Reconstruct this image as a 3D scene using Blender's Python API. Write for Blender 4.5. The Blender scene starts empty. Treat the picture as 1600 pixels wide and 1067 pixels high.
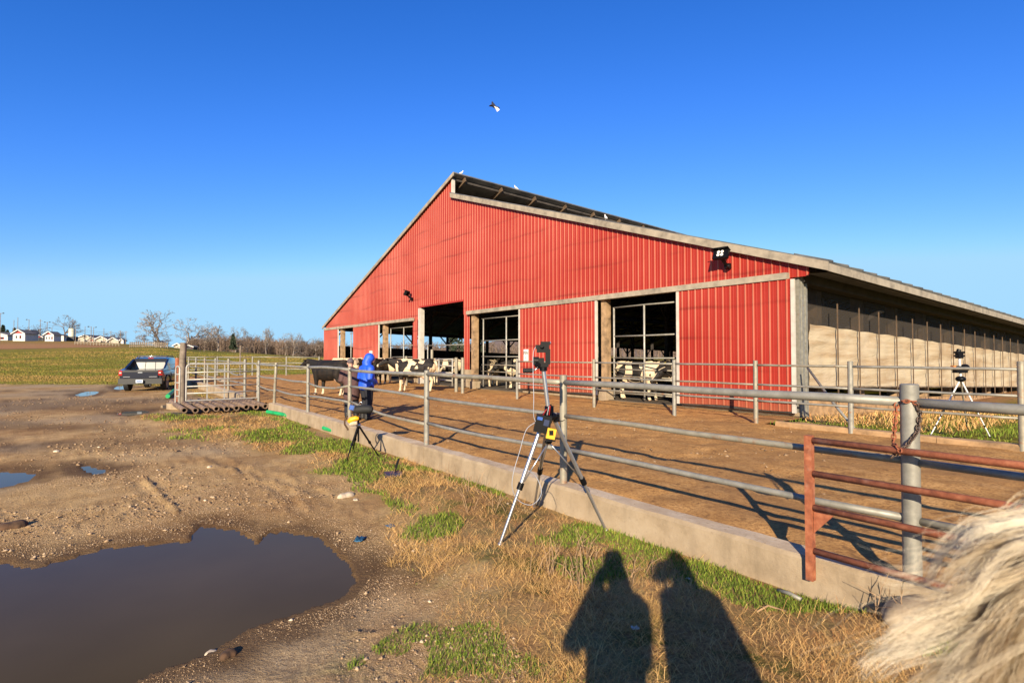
import bpy, math, random
import numpy as np
from mathutils import Vector, Matrix
random.seed(7); RS = np.random.RandomState(11)
scene = bpy.context.scene
COL = scene.collection
R = math.radians

# ------------------------------------------------------------------ camera
F_PX, CX, CY, CAMZ, PITCH = 858.0, 800.0, 533.5, 1.6, R(1.44)
cam_d = bpy.data.cameras.new('camera'); cam = bpy.data.objects.new('camera', cam_d); COL.objects.link(cam)
cam_d.sensor_width = 36.0; cam_d.lens = F_PX / 1600 * 36.0
cam_d.clip_start = 0.03; cam_d.clip_end = 5000
cam.location = (0, 0, CAMZ); cam.rotation_euler = (R(90) + PITCH, 0, 0)
cam_d.dof.use_dof = True; cam_d.dof.focus_distance = 13.0; cam_d.dof.aperture_fstop = 6.3
scene.camera = cam

# ------------------------------------------------------------------ light
SUN_EL = R(20.5)
LH = Vector((0.184, 0.983, 0)).normalized()          # horizontal way the light travels
world = bpy.data.worlds.new('World'); scene.world = world; world.use_nodes = True
wn = world.node_tree; wn.nodes.clear()
wo = wn.nodes.new('ShaderNodeOutputWorld'); wb = wn.nodes.new('ShaderNodeBackground')
sky = wn.nodes.new('ShaderNodeTexSky'); sky.sky_type = 'NISHITA'; sky.sun_disc = False
sky.sun_elevation = SUN_EL; sky.sun_rotation = math.atan2(-LH.x, -LH.y)
sky.altitude = 0; sky.air_density = 1.0; sky.dust_density = 0.35; sky.ozone_density = 2.2
# grade of the whole sky towards the deep blue of the photograph: one contrast curve per channel, levelled off at the horizon
sp = wn.nodes.new('ShaderNodeSeparateColor'); cb = wn.nodes.new('ShaderNodeCombineColor'); wn.links.new(sky.outputs[0], sp.inputs[0])
def wmath(op, a, b):
    n_ = wn.nodes.new('ShaderNodeMath'); n_.operation = op; wn.links.new(a, n_.inputs[0]); n_.inputs[1].default_value = b; return n_.outputs[0]
for i_, (k_, g_, a_, m_) in enumerate(((0.0867, 1.95, 3.30, 0.40), (0.1577, 1.26, 0.84, 0.72), (0.2325, 1.10, 0.95, 1.0))):
    v_ = wmath('MULTIPLY', wmath('POWER', wmath('MULTIPLY', sp.outputs[i_], k_), g_), a_ / 0.1516)
    n_ = wn.nodes.new('ShaderNodeMath'); n_.operation = 'SMOOTH_MIN'; wn.links.new(v_, n_.inputs[0]); n_.inputs[1].default_value = m_ / 0.1516; n_.inputs[2].default_value = 0.12 * m_ / 0.1516
    wn.links.new(n_.outputs[0], cb.inputs[i_])
wn.links.new(cb.outputs[0], wb.inputs[0])
wb.inputs[1].default_value = 0.0758
wn.links.new(wb.outputs[0], wo.inputs[0])
sun_d = bpy.data.lights.new('sun', 'SUN'); sun_d.energy = 5.0; sun_d.angle = R(0.53); sun_d.color = (1.0, 0.85, 0.64)
sun = bpy.data.objects.new('sun', sun_d); COL.objects.link(sun)
ldir = Vector((LH.x * math.cos(SUN_EL), LH.y * math.cos(SUN_EL), -math.sin(SUN_EL)))
sun.rotation_euler = ldir.to_track_quat('-Z', 'Y').to_euler(); sun.location = (-10, -40, 30)
vs = scene.view_settings; vs.view_transform = 'Standard'; vs.look = 'None'; vs.exposure = 1.0; vs.gamma = 1.0; vs.use_curve_mapping = False
scene.cycles.use_denoising = True
try: scene.cycles.denoiser = 'OPENIMAGEDENOISE'
except Exception: pass
scene.cycles.max_bounces = 8; scene.cycles.transparent_max_bounces = 16; scene.cycles.sample_clamp_indirect = 6

# ------------------------------------------------------------------ plan of the place
U = Vector((-0.5985, 0.8011, 0)); V = Vector((0.8011, 0.5985, 0))      # along the yard fence / into the barn
F0 = Vector((2.78, 3.85, 0))                                           # thick fence post near the gate
PR = Vector((7.37, 14.15, 0))                                          # right front corner of the barn
BARN_ANG = math.atan2(-U.y, -U.x)
SLOPE = 0.034                                                          # the barn follows the ground downhill
def fl(t, d=0.0, z=0.0): return F0 + U * t + V * d + Vector((0, 0, z))
def ray(px, py):
    f = Vector((0, math.cos(PITCH), math.sin(PITCH))); u = Vector((0, -math.sin(PITCH), math.cos(PITCH)))
    return f + Vector((1, 0, 0)) * ((px - CX) / F_PX) + u * ((CY - py) / F_PX)
def on_z(px, py, z=0.0):
    r = ray(px, py); k = (z - CAMZ) / r.z
    return Vector((0, 0, CAMZ)) + r * k
def at_y(px, py, depth):
    r = ray(px, py); return Vector((0, 0, CAMZ)) + r * (depth / r.y)
def bx(px):                                                            # barn-local X of a picture column on the front wall
    r = (px - 800) / F_PX
    return -(PR.x - PR.y * r) / (-U.x + U.y * r)
def fence_t(px, d=0.0):                                                # t along a fence line at offset d
    r = (px - 800) / F_PX; b = F0 + V * d
    return (b.x - b.y * r) / (-U.x + U.y * r)

# ------------------------------------------------------------------ numpy noise
def _hash(ix, iy, s):
    h = (ix.astype(np.int64) * 374761393 + iy.astype(np.int64) * 668265263 + s * 974634233) & 0x7fffffff
    h = ((h ^ (h >> 13)) * 1274126177) & 0x7fffffff
    return ((h ^ (h >> 16)) & 0xffff) / 65535.0
def vnoise(x, y, s=0):
    ix = np.floor(x); iy = np.floor(y); fx = x - ix; fy = y - iy
    fx = fx * fx * (3 - 2 * fx); fy = fy * fy * (3 - 2 * fy)
    a = _hash(ix, iy, s); b = _hash(ix + 1, iy, s); c = _hash(ix, iy + 1, s); d = _hash(ix + 1, iy + 1, s)
    return (a + (b - a) * fx) * (1 - fy) + (c + (d - c) * fx) * fy
def fbm(x, y, s=0, o=4):
    v = 0; a = 0.5; t = 0
    for k in range(o):
        v = v + a * vnoise(x * 2 ** k, y * 2 ** k, s + k * 17); t += a; a *= 0.5
    return v / t
def sstep(a, b, x):
    t = np.clip((x - a) / (b - a), 0, 1); return t * t * (3 - 2 * t)
def poly_sd(x, y, poly):
    """signed distance to a polygon, negative inside"""
    n = len(poly); best = np.full(x.shape, 1e9); inside = np.zeros(x.shape, bool)
    for i in range(n):
        ax, ay = poly[i]; bx_, by_ = poly[(i + 1) % n]
        ex, ey = bx_ - ax, by_ - ay; L = ex * ex + ey * ey + 1e-12
        t = np.clip(((x - ax) * ex + (y - ay) * ey) / L, 0, 1)
        best = np.minimum(best, np.hypot(x - ax - t * ex, y - ay - t * ey))
        c = ((ay > y) != (by_ > y)) & (x < (bx_ - ax) * (y - ay) / (by_ - ay + 1e-12) + ax)
        inside ^= c
    return np.where(inside, -best, best)

# ------------------------------------------------------------------ mesh helpers
class MB:
    def __init__(s): s.v = []; s.f = []; s.m = []
    def add(s, vs, fs, m=0):
        o = len(s.v); s.v += [tuple(p) for p in vs]; s.f += [tuple(i + o for i in f) for f in fs]; s.m += [m] * len(fs); return s
    def box(s, lo, hi, m=0, M=None):
        x0, y0, z0 = lo; x1, y1, z1 = hi
        vs = [(x0,y0,z0),(x1,y0,z0),(x1,y1,z0),(x0,y1,z0),(x0,y0,z1),(x1,y0,z1),(x1,y1,z1),(x0,y1,z1)]
        if M is not None: vs = [M @ Vector(p) for p in vs]
        return s.add(vs, [(0,3,2,1),(4,5,6,7),(0,1,5,4),(1,2,6,5),(2,3,7,6),(3,0,4,7)], m)
    def cbox(s, c, size, m=0, M=None):
        return s.box([c[i] - size[i] / 2 for i in range(3)], [c[i] + size[i] / 2 for i in range(3)], m, M)
    def bar(s, a, b, w, h, up=(0, 0, 1), m=0):
        a = Vector(a); b = Vector(b); t = (b - a).normalized(); up = Vector(up)
        sd = t.cross(up)
        if sd.length < 1e-4: sd = t.cross(Vector((1, 0, 0)))
        sd.normalize(); u = sd.cross(t); sd *= w / 2; u *= h / 2
        vs = [a - sd - u, a + sd - u, a + sd + u, a - sd + u, b - sd - u, b + sd - u, b + sd + u, b - sd + u]
        return s.add(vs, [(0,3,2,1),(4,5,6,7),(0,1,5,4),(1,2,6,5),(2,3,7,6),(3,0,4,7)], m)
    def tube(s, pts, rad, n=8, cap=True, m=0, ry=None):
        """tube through pts; rad number or list"""
        pts = [Vector(p) for p in pts]; k = len(pts)
        if not hasattr(rad, '__len__'): rad = [rad] * k
        o = len(s.v); prev = None
        for i, p in enumerate(pts):
            t = (pts[min(i + 1, k - 1)] - pts[max(i - 1, 0)])
            t = t.normalized() if t.length > 1e-9 else Vector((0, 0, 1))
            if prev is None:
                a = t.cross(Vector((0, 0, 1)))
                if a.length < 0.05: a = t.cross(Vector((0, 1, 0)))
            else: a = prev - t * prev.dot(t)
            a.normalize(); prev = a; b = t.cross(a)
            for j in range(n):
                w = 2 * math.pi * j / n
                s.v.append(tuple(p + (a * math.cos(w) + b * math.sin(w)) * rad[i]))
        for i in range(k - 1):
            for j in range(n):
                j2 = (j + 1) % n
                s.f.append((o + i*n + j, o + i*n + j2, o + (i+1)*n + j2, o + (i+1)*n + j)); s.m.append(m)
        if cap:
            s.f.append(tuple(o + j for j in range(n))[::-1]); s.m.append(m)
            s.f.append(tuple(o + (k-1)*n + j for j in range(n))); s.m.append(m)
        return s
    def loft(s, rings, side=(0, 1, 0), n=14, m=0):
        """rings: (point, half width along side, half height) closed"""
        P = [Vector(r[0]) for r in rings]; k = len(P); side = Vector(side).normalized(); o = len(s.v)
        for i in range(k):
            t = (P[min(i+1, k-1)] - P[max(i-1, 0)]).normalized(); sd = (side - t * side.dot(t)).normalized(); up = sd.cross(t) * -1
            for j in range(n):
                w = 2 * math.pi * j / n
                s.v.append(tuple(P[i] + sd * math.cos(w) * rings[i][1] + up * math.sin(w) * rings[i][2]))
        for i in range(k - 1):
            for j in range(n):
                j2 = (j + 1) % n
                s.f.append((o + i*n + j, o + (i+1)*n + j, o + (i+1)*n + j2, o + i*n + j2)); s.m.append(m)
        s.f.append(tuple(o + j for j in range(n))); s.m.append(m)
        s.f.append(tuple(o + (k-1)*n + j for j in range(n))[::-1]); s.m.append(m)
        return s
    def ball(s, c, r, n=10, m=0):
        if not hasattr(r, '__len__'): r = (r, r, r)
        o = len(s.v); k = max(4, n // 2 + 1)
        for i in range(1, k):
            ph = math.pi * i / k
            for j in range(n):
                w = 2 * math.pi * j / n
                s.v.append((c[0] + r[0]*math.sin(ph)*math.cos(w), c[1] + r[1]*math.sin(ph)*math.sin(w), c[2] + r[2]*math.cos(ph)))
        for i in range(k - 2):
            for j in range(n):
                j2 = (j + 1) % n
                s.f.append((o+i*n+j, o+(i+1)*n+j, o+(i+1)*n+j2, o+i*n+j2)); s.m.append(m)
        s.v.append((c[0], c[1], c[2]+r[2])); s.v.append((c[0], c[1], c[2]-r[2])); a = len(s.v) - 2
        for j in range(n):
            j2 = (j + 1) % n
            s.f.append((a, o+j, o+j2)); s.m.append(m)
            s.f.append((a+1, o+(k-2)*n+j2, o+(k-2)*n+j)); s.m.append(m)
        return s
    def disc(s, c, nrm, r, th, n=14, m=0):
        c = Vector(c); nrm = Vector(nrm).normalized()
        return s.tube([c, c + nrm * th], r, n, True, m)
    def xf(s, fn, start=0):
        s.v[start:] = [tuple(fn(p)) for p in s.v[start:]]; return s
    def mesh(s, name, mats, smooth=False):
        me = bpy.data.meshes.new(name); me.from_pydata(s.v, [], s.f)
        mats = mats if isinstance(mats, (list, tuple)) else [mats]
        for x in mats: me.materials.append(M[x] if isinstance(x, str) else x)
        if len(mats) > 1: me.polygons.foreach_set('material_index', s.m)
        if smooth is True: me.polygons.foreach_set('use_smooth', [True] * len(s.f))
        elif smooth:
            me.polygons.foreach_set('use_smooth', [True] * len(s.f))
            try: me.set_sharp_from_angle(angle=R(smooth))
            except Exception: pass
        me.update(); return me
    def build(s, name, mats, parent=None, smooth=False):
        return link(name, s.mesh(name, mats, smooth), parent)
def link(name, data, parent=None):
    o = bpy.data.objects.new(name, data); COL.objects.link(o)
    if parent is not None: o.parent = parent
    return o
def tag(o, label, cat, group=None):
    o['label'] = label; o['category'] = cat
    if group: o['group'] = group
    return o
def thing(name, label, cat, loc=(0, 0, 0), rz=0.0, group=None):
    o = link(name, None); o.location = loc; o.rotation_euler = (0, 0, rz); o.empty_display_size = 0.2
    return tag(o, label, cat, group)
def struct(o): o['kind'] = 'structure'; return o
def stuff(o): o['kind'] = 'stuff'; return o
def kids(o): return [c for c in bpy.data.objects if c.parent == o]
def copy_tree(o, parent=None):
    c = o.copy(); COL.objects.link(c); c.parent = parent
    for ch in list(o.children): copy_tree(ch, c)
    return c
def np_mesh(name, verts, faces, mats, smooth=False, midx=None):
    me = bpy.data.meshes.new(name); verts = np.asarray(verts, np.float32); faces = np.asarray(faces, np.int32)
    k = faces.shape[1]
    me.vertices.add(len(verts)); me.vertices.foreach_set('co', verts.ravel())
    me.loops.add(faces.size); me.loops.foreach_set('vertex_index', faces.ravel())
    me.polygons.add(len(faces)); me.polygons.foreach_set('loop_start', np.arange(0, faces.size, k, dtype=np.int32))
    me.polygons.foreach_set('loop_total', np.full(len(faces), k, np.int32))
    for x in (mats if isinstance(mats, (list, tuple)) else [mats]): me.materials.append(M[x])
    if midx is not None: me.polygons.foreach_set('material_index', np.asarray(midx, np.int32))
    if smooth: me.polygons.foreach_set('use_smooth', np.ones(len(faces), bool))
    me.update(calc_edges=True); me.validate(); return me
def blob(mb, name, mats, voxel, smooth_it=4, region=None):
    """weld overlapping closed shapes into ONE continuous skin (voxel remesh + smoothing)"""
    me = bpy.data.meshes.new('tmp'); me.from_pydata(mb.v, [], mb.f); o = bpy.data.objects.new('tmp', me); COL.objects.link(o)
    r = o.modifiers.new('r', 'REMESH'); r.mode = 'VOXEL'; r.voxel_size = voxel
    s = o.modifiers.new('s', 'SMOOTH'); s.factor = 0.5; s.iterations = smooth_it
    bpy.context.view_layer.update()
    dg = bpy.context.evaluated_depsgraph_get(); dg.update()
    out = bpy.data.meshes.new_from_object(o.evaluated_get(dg)); out.name = name
    bpy.data.objects.remove(o); bpy.data.meshes.remove(me)
    out.materials.clear()
    for x in (mats if isinstance(mats, (list, tuple)) else [mats]): out.materials.append(M[x])
    n = len(out.polygons); out.polygons.foreach_set('use_smooth', [True] * n)
    if region: out.polygons.foreach_set('material_index', [region(p.center) for p in out.polygons])
    out.update(); return out

# ------------------------------------------------------------------ materials (all procedural)
M = {}
class NT:
    def __init__(s, name):
        s.mat = bpy.data.materials.new(name); s.mat.use_nodes = True; s.t = s.mat.node_tree; s.t.nodes.clear()
        s.out = s.n('OutputMaterial'); s.b = s.n('BsdfPrincipled'); s.l(s.b.outputs[0], s.out.inputs[0]); M[name] = s.mat
        s._co = None
    def n(s, k, **kw):
        x = s.t.nodes.new('ShaderNode' + k)
        for a, b in kw.items(): setattr(x, a, b)
        return x
    def l(s, a, b): s.t.links.new(a, b)
    def co(s, kind='Object', scale=(1, 1, 1)):
        tc = s.n('TexCoord'); mp = s.n('Mapping'); mp.inputs['Scale'].default_value = scale; s.l(tc.outputs[kind], mp.inputs[0]); return mp.outputs[0]
    def noise(s, scale, detail=4, rough=0.55, kind='Object', stretch=(1, 1, 1), co=None, dist=0.0):
        x = s.n('TexNoise'); x.inputs['Scale'].default_value = scale; x.inputs['Detail'].default_value = detail; x.inputs['Roughness'].default_value = rough
        x.inputs['Distortion'].default_value = dist
        s.l(co if co is not None else s.co(kind, stretch), x.inputs['Vector']); return x.outputs['Fac']
    def ramp(s, fac, stops, interp='LINEAR'):
        x = s.n('ValToRGB'); e = x.color_ramp.elements; x.color_ramp.interpolation = interp
        while len(e) < len(stops): e.new(0.5)
        for i, (p, c) in enumerate(stops):
            e[i].position = p; e[i].color = (c if hasattr(c, '__len__') else (c, c, c))[:3] + (1,) if hasattr(c, '__len__') else (c, c, c, 1)
        s.l(fac, x.inputs[0]); return x.outputs[0]
    def mix(s, fac, a, b, mode='MIX'):
        x = s.n('Mix', data_type='RGBA', blend_type=mode)
        for i, val in ((0, fac), (6, a), (7, b)):
            if hasattr(val, 'links') or isinstance(val, bpy.types.NodeSocket): s.l(val, x.inputs[i])
            elif i == 0: x.inputs[0].default_value = val
            else: x.inputs[i].default_value = tuple(val)[:3] + (1,)
        return x.outputs[2]
    def math(s, op, a, b=0.0, clamp=False):
        x = s.n('Math', operation=op); x.use_clamp = clamp
        for i, val in ((0, a), (1, b)):
            if isinstance(val, bpy.types.NodeSocket): s.l(val, x.inputs[i])
            else: x.inputs[i].default_value = val
        return x.outputs[0]
    def attr(s, name):
        x = s.n('Attribute'); x.attribute_name = name; return x.outputs['Fac']
    def bump(s, h, strength=0.3, dist=0.02):
        x = s.n('Bump'); x.inputs['Strength'].default_value = strength; x.inputs['Distance'].default_value = dist
        s.l(h, x.inputs['Height']); s.l(x.outputs[0], s.b.inputs['Normal']); return s
    def col(s, c):
        if isinstance(c, bpy.types.NodeSocket): s.l(c, s.b.inputs['Base Color'])
        else: s.b.inputs['Base Color'].default_value = tuple(c)[:3] + (1,)
        return s
    def set(s, **kw):
        for k, v in kw.items():
            k = {'rough': 'Roughness', 'metal': 'Metallic', 'spec': 'Specular IOR Level', 'ior': 'IOR', 'coat': 'Coat Weight', 'alpha': 'Alpha', 'sheen': 'Sheen Weight'}[k]
            if isinstance(v, bpy.types.NodeSocket): s.l(v, s.b.inputs[k])
            else: s.b.inputs[k].default_value = v
        return s
def simple(name, c, rough=0.6, metal=0.0, var=0.18, scale=12, bump=0.0, dark=None, kind='Object', spec=0.5):
    t = NT(name); c = tuple(x * (1 if name in ('pebble', 'weed_stem', 'dirty_concrete', 'stone_pale', 'twig_brown', 'jacket_blue') else .8) for x in c); d = dark or tuple(x * (1 - var * 1.6) for x in c); h = tuple(min(1, x * (1 + var)) for x in c)
    f = t.noise(scale, 5, 0.6, kind); t.col(t.ramp(f, [(0.3, d), (0.52, c), (0.72, h)])); t.set(rough=rough, metal=metal, spec=spec)
    if bump: t.bump(t.noise(scale * 2.5, 4, 0.6, kind), bump, 0.01)
    return t

# painted steel siding, chalky, with shading of the dents at the girts painted as dark bands
def siding(name, base, pale):
    t = NT(name); co = t.co('Object')
    big = t.noise(0.35, 3, 0.5, co=co); fine = t.noise(5, 4, 0.6, stretch=(3, 3, 0.35))
    c = t.mix(t.ramp(big, [(0.35, 0.0), (0.7, 1.0)]), base, pale)
    c = t.mix(t.math('MULTIPLY', t.ramp(fine, [(0.5, 0.0), (0.75, 1.0)]), 0.22), c, tuple(x * 0.55 for x in base))
    sep = t.n('SeparateXYZ'); t.l(co, sep.inputs[0])
    wob = t.math('MULTIPLY', t.noise(0.25, 2, 0.5), 0.5)
    ph = t.math('FRACT', t.math('ADD', t.math('DIVIDE', sep.outputs[2], 0.92), wob))
    band = t.ramp(ph, [(0.0, 0.0), (0.42, 0.0), (0.5, 1.0), (0.58, 0.15), (0.8, 0.0)])
    patch = t.ramp(t.noise(0.5, 3, 0.55, stretch=(0.5, 0.5, 1.2)), [(0.42, 0.0), (0.6, 1.0)])
    c = t.mix(t.math('MULTIPLY', t.math('MULTIPLY', band, patch), 0.55), c, tuple(x * 0.4 for x in base))
    low = t.ramp(t.math('ADD', t.math('DIVIDE', sep.outputs[2], 10.0), t.math('MULTIPLY', t.noise(2.5, 4, 0.6), 0.06)), [(0.03, 1.0), (0.07, 0.55), (0.12, 0.0)])
    c = t.mix(t.math('MULTIPLY', low, 0.65), c, (0.24, 0.10, 0.05))                       # dried mud splash along the foot
    runs = t.math('MULTIPLY', t.ramp(t.noise(7, 3, 0.6, stretch=(1, 1, 0.05)), [(0.60, 0.0), (0.72, 1.0)]), t.ramp(t.noise(0.8, 3, 0.6), [(0.5, 0.0), (0.65, 1.0)]))
    c = t.mix(t.math('MULTIPLY', runs, 0.4), c, (0.12, 0.025, 0.012))                      # dark rain runs
    t.col(c); t.set(rough=0.5, spec=0.25)
    t.bump(t.noise(0.9, 2, 0.5, stretch=(1.6, 1, 0.7)), 0.35, 0.03)
    return t
siding('barn_red', (0.265, 0.018, 0.010), (0.32, 0.031, 0.019))
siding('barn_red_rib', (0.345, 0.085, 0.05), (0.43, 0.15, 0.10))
simple('trim_wood', (0.36, 0.305, 0.225), 0.75, var=0.25, scale=3, bump=0.15)
simple('trim_white', (0.58, 0.53, 0.45), 0.6, var=0.12, scale=4)
simple('post_wood', (0.36, 0.23, 0.12), 0.85, var=0.4, scale=3.5, bump=0.3)
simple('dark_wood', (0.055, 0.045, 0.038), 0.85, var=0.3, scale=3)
simple('mid_wood', (0.20, 0.15, 0.10), 0.85, var=0.35, scale=4, bump=0.2)
simple('grey_wood', (0.24, 0.19, 0.14), 0.85, var=0.35, scale=5, bump=0.3)
t = NT('roof_metal'); t.col(t.ramp(t.noise(1.2, 5, 0.6), [(0.35, (0.10, 0.10, 0.095)), (0.6, (0.22, 0.21, 0.19)), (0.75, (0.16, 0.09, 0.05))])); t.set(rough=0.5, metal=0.5)
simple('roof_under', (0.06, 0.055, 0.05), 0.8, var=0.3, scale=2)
# galvanised pipe: zinc bloom, rust freckles
def galv(name, base=(0.285, 0.27, 0.225), rust=0.66):
    base = tuple(x * .82 for x in base); t = NT(name); a = t.noise(9, 5, 0.65); b = t.noise(3.2, 5, 0.7)
    c = t.ramp(a, [(0.3, tuple(x * 0.72 for x in base)), (0.5, base), (0.7, tuple(min(1, x * 1.25) for x in base))])
    c = t.mix(t.ramp(b, [(rust, 0.0), (rust + 0.08, 0.75)]), c, (0.26, 0.11, 0.045))
    t.col(c); t.set(rough=t.ramp(a, [(0.3, 0.62), (0.7, 0.45)]), metal=0.25); t.bump(t.noise(40, 3, 0.6), 0.12, 0.004); return t
galv('galvanised'); galv('galvanised_worn', (0.31, 0.28, 0.21), 0.58); galv('gate_silver', (0.42, 0.40, 0.35), 0.72)
t = NT('rust'); a = t.noise(14, 6, 0.7); b = t.noise(4, 4, 0.6)
t.col(t.mix(t.ramp(b, [(0.55, 0.0), (0.72, 0.8)]), t.ramp(a, [(0.3, (0.13, 0.04, 0.018)), (0.5, (0.26, 0.075, 0.03)), (0.7, (0.36, 0.13, 0.06))]), (0.42, 0.24, 0.16))); t.set(rough=0.8); t.bump(t.noise(60, 4, 0.7), 0.3, 0.004)
simple('chain_metal', (0.12, 0.08, 0.06), 0.55, 0.5, var=0.4, scale=30)
simple('pipe_brown', (0.23, 0.15, 0.095), 0.75, var=0.4, scale=5, bump=0.25)
# concrete with stains and a grubby top
t = NT('concrete'); a = t.noise(2.2, 6, 0.65); b = t.noise(28, 4, 0.7); st = t.noise(5, 4, 0.6, stretch=(1, 1, 0.15))
c = t.ramp(a, [(0.3, (0.20, 0.145, 0.085)), (0.5, (0.30, 0.225, 0.14)), (0.7, (0.36, 0.28, 0.185))])
c = t.mix(t.math('MULTIPLY', t.ramp(st, [(0.52, 0.0), (0.7, 1.0)]), 0.45), c, (0.16, 0.12, 0.075))
c = t.mix(t.math('MULTIPLY', t.ramp(b, [(0.58, 0.0), (0.7, 1.0)]), 0.5), c, (0.2, 0.15, 0.1))
t.col(c); t.set(rough=0.9); t.bump(t.noise(45, 5, 0.7), 0.35, 0.012)
# curtain, translucent woven plastic, yellowed in horizontal streaks
t = NT('curtain_fabric'); a = t.noise(1.2, 5, 0.6, stretch=(1, 0.25, 3.0)); b = t.noise(0.8, 5, 0.6)
c = t.mix(t.ramp(a, [(0.40, 0.0), (0.68, 0.85)]), (0.45, 0.365, 0.24), (0.29, 0.185, 0.09)); c = t.mix(t.ramp(b, [(0.55, 0.0), (0.75, 0.5)]), c, (0.48, 0.42, 0.32))
t.col(c); t.set(rough=0.7); t.bump(t.noise(2.4, 5, 0.6, stretch=(1, 0.35, 1.9), dist=1.0), 0.7, 0.06)
t = NT('screen_mesh'); t.col((0.035, 0.027, 0.02)); t.set(rough=0.9)
tr = t.n('BsdfTransparent'); tr.inputs[0].default_value = (1, 1, 1, 1); mx = t.n('MixShader'); mx.inputs[0].default_value = 0.74
t.l(tr.outputs[0], mx.inputs[1]); t.l(t.b.outputs[0], mx.inputs[2]); t.l(mx.outputs[0], t.out.inputs[0])
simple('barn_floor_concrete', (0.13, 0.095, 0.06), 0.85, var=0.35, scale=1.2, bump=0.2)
simple('black_plastic', (0.005, 0.005, 0.006), 0.45, var=0.2, spec=0.15); simple('black_rubber', (0.009, 0.009, 0.009), 0.75, var=0.25)
simple('aluminium', (0.62, 0.62, 0.63), 0.28, 0.85, var=0.08, scale=6); simple('white_tape', (0.78, 0.76, 0.72), 0.6, var=0.08)
simple('blue_plastic', (0.02, 0.10, 0.42), 0.4); simple('yellow_paint', (0.78, 0.42, 0.01), 0.45, var=0.1); simple('orange_box', (0.72, 0.22, 0.02), 0.5, var=0.1)
simple('red_plastic', (0.45, 0.02, 0.015), 0.4); simple('wire_grey', (0.36, 0.38, 0.42), 0.5, var=0.05); simple('led_white', (0.85, 0.83, 0.75), 0.3, var=0.05)
simple('sign_white', (0.78, 0.75, 0.68), 0.5, var=0.08, scale=20); simple('sign_black', (0.02, 0.02, 0.02), 0.6)
simple('hose_green', (0.015, 0.38, 0.11), 0.5, var=0.2, scale=5); simple('tarp_blue', (0.02, 0.10, 0.19), 0.6, var=0.4, scale=30)
simple('navy_plastic', (0.015, 0.025, 0.07), 0.35, var=0.3); simple('stone_pale', (0.46, 0.37, 0.26), 0.9, var=0.25, scale=9, bump=0.4)
simple('manure', (0.10, 0.05, 0.022), 0.9, var=0.4, scale=9, bump=0.5)
# truck
t = NT('truck_paint'); t.col((0.006, 0.009, 0.02)); t.set(rough=0.18, spec=0.6, coat=1.0); t.bump(t.noise(3, 3, 0.5), 0.02, 0.01)
simple('truck_grey', (0.022, 0.022, 0.022), 0.45, var=0.25, scale=4); t = NT('truck_glass'); t.col((0.02, 0.025, 0.03)); t.set(rough=0.04, spec=0.8)
t = NT('rear_glass'); t.col(t.ramp(t.noise(2, 4, 0.6), [(0.3, (0.055, 0.054, 0.05)), (0.7, (0.11, 0.105, 0.095))])); t.set(rough=0.3, spec=0.6)
simple('chrome', (0.7, 0.7, 0.7), 0.2, 0.9, var=0.05); simple('tail_lens', (0.42, 0.02, 0.012), 0.2, var=0.1); simple('tail_clear', (0.6, 0.5, 0.45), 0.2)
simple('plate', (0.62, 0.70, 0.78), 0.4, var=0.1, scale=30); simple('plate_print', (0.03, 0.10, 0.30), 0.5)
# people
simple('skin', (0.56, 0.31, 0.22), 0.55, var=0.12, scale=20); simple('hair_brown', (0.10, 0.055, 0.03), 0.6, var=0.3, scale=60)
def cloth(name, c, scale=7, b=0.5, rough=0.8):
    t = NT(name); f = t.noise(scale, 5, 0.6, dist=0.6); t.col(t.ramp(f, [(0.3, tuple(x * 0.75 for x in c)), (0.6, c), (0.8, tuple(min(1, x * 1.15) for x in c))])); t.set(rough=rough); t.bump(t.noise(scale * 1.6, 4, 0.6, dist=0.8), b, 0.03); return t
cloth('jacket_blue', (0.012, 0.085, 0.62), rough=0.55); cloth('jacket_brown', (0.085, 0.040, 0.034)); cloth('trousers_dark', (0.007, 0.008, 0.014)); cloth('cap_grey', (0.09, 0.07, 0.075))
cloth('coat_dark', (0.03, 0.03, 0.035)); simple('boot_black', (0.02, 0.018, 0.016), 0.6)
t = NT('hair_blonde'); at = t.attr('tone')
t.col(t.ramp(at, [(0.0, (0.10, 0.055, 0.025)), (0.35, (0.32, 0.215, 0.11)), (0.65, (0.62, 0.50, 0.33)), (1.0, (0.88, 0.79, 0.61))])); t.set(rough=0.38, spec=0.6)
tl = t.n('BsdfTranslucent'); tl.inputs[0].default_value = (0.62, 0.46, 0.26, 1); mx = t.n('MixShader'); mx.inputs[0].default_value = 0.22
t.l(t.b.outputs[0], mx.inputs[1]); t.l(tl.outputs[0], mx.inputs[2]); t.l(mx.outputs[0], t.out.inputs[0])
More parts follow.
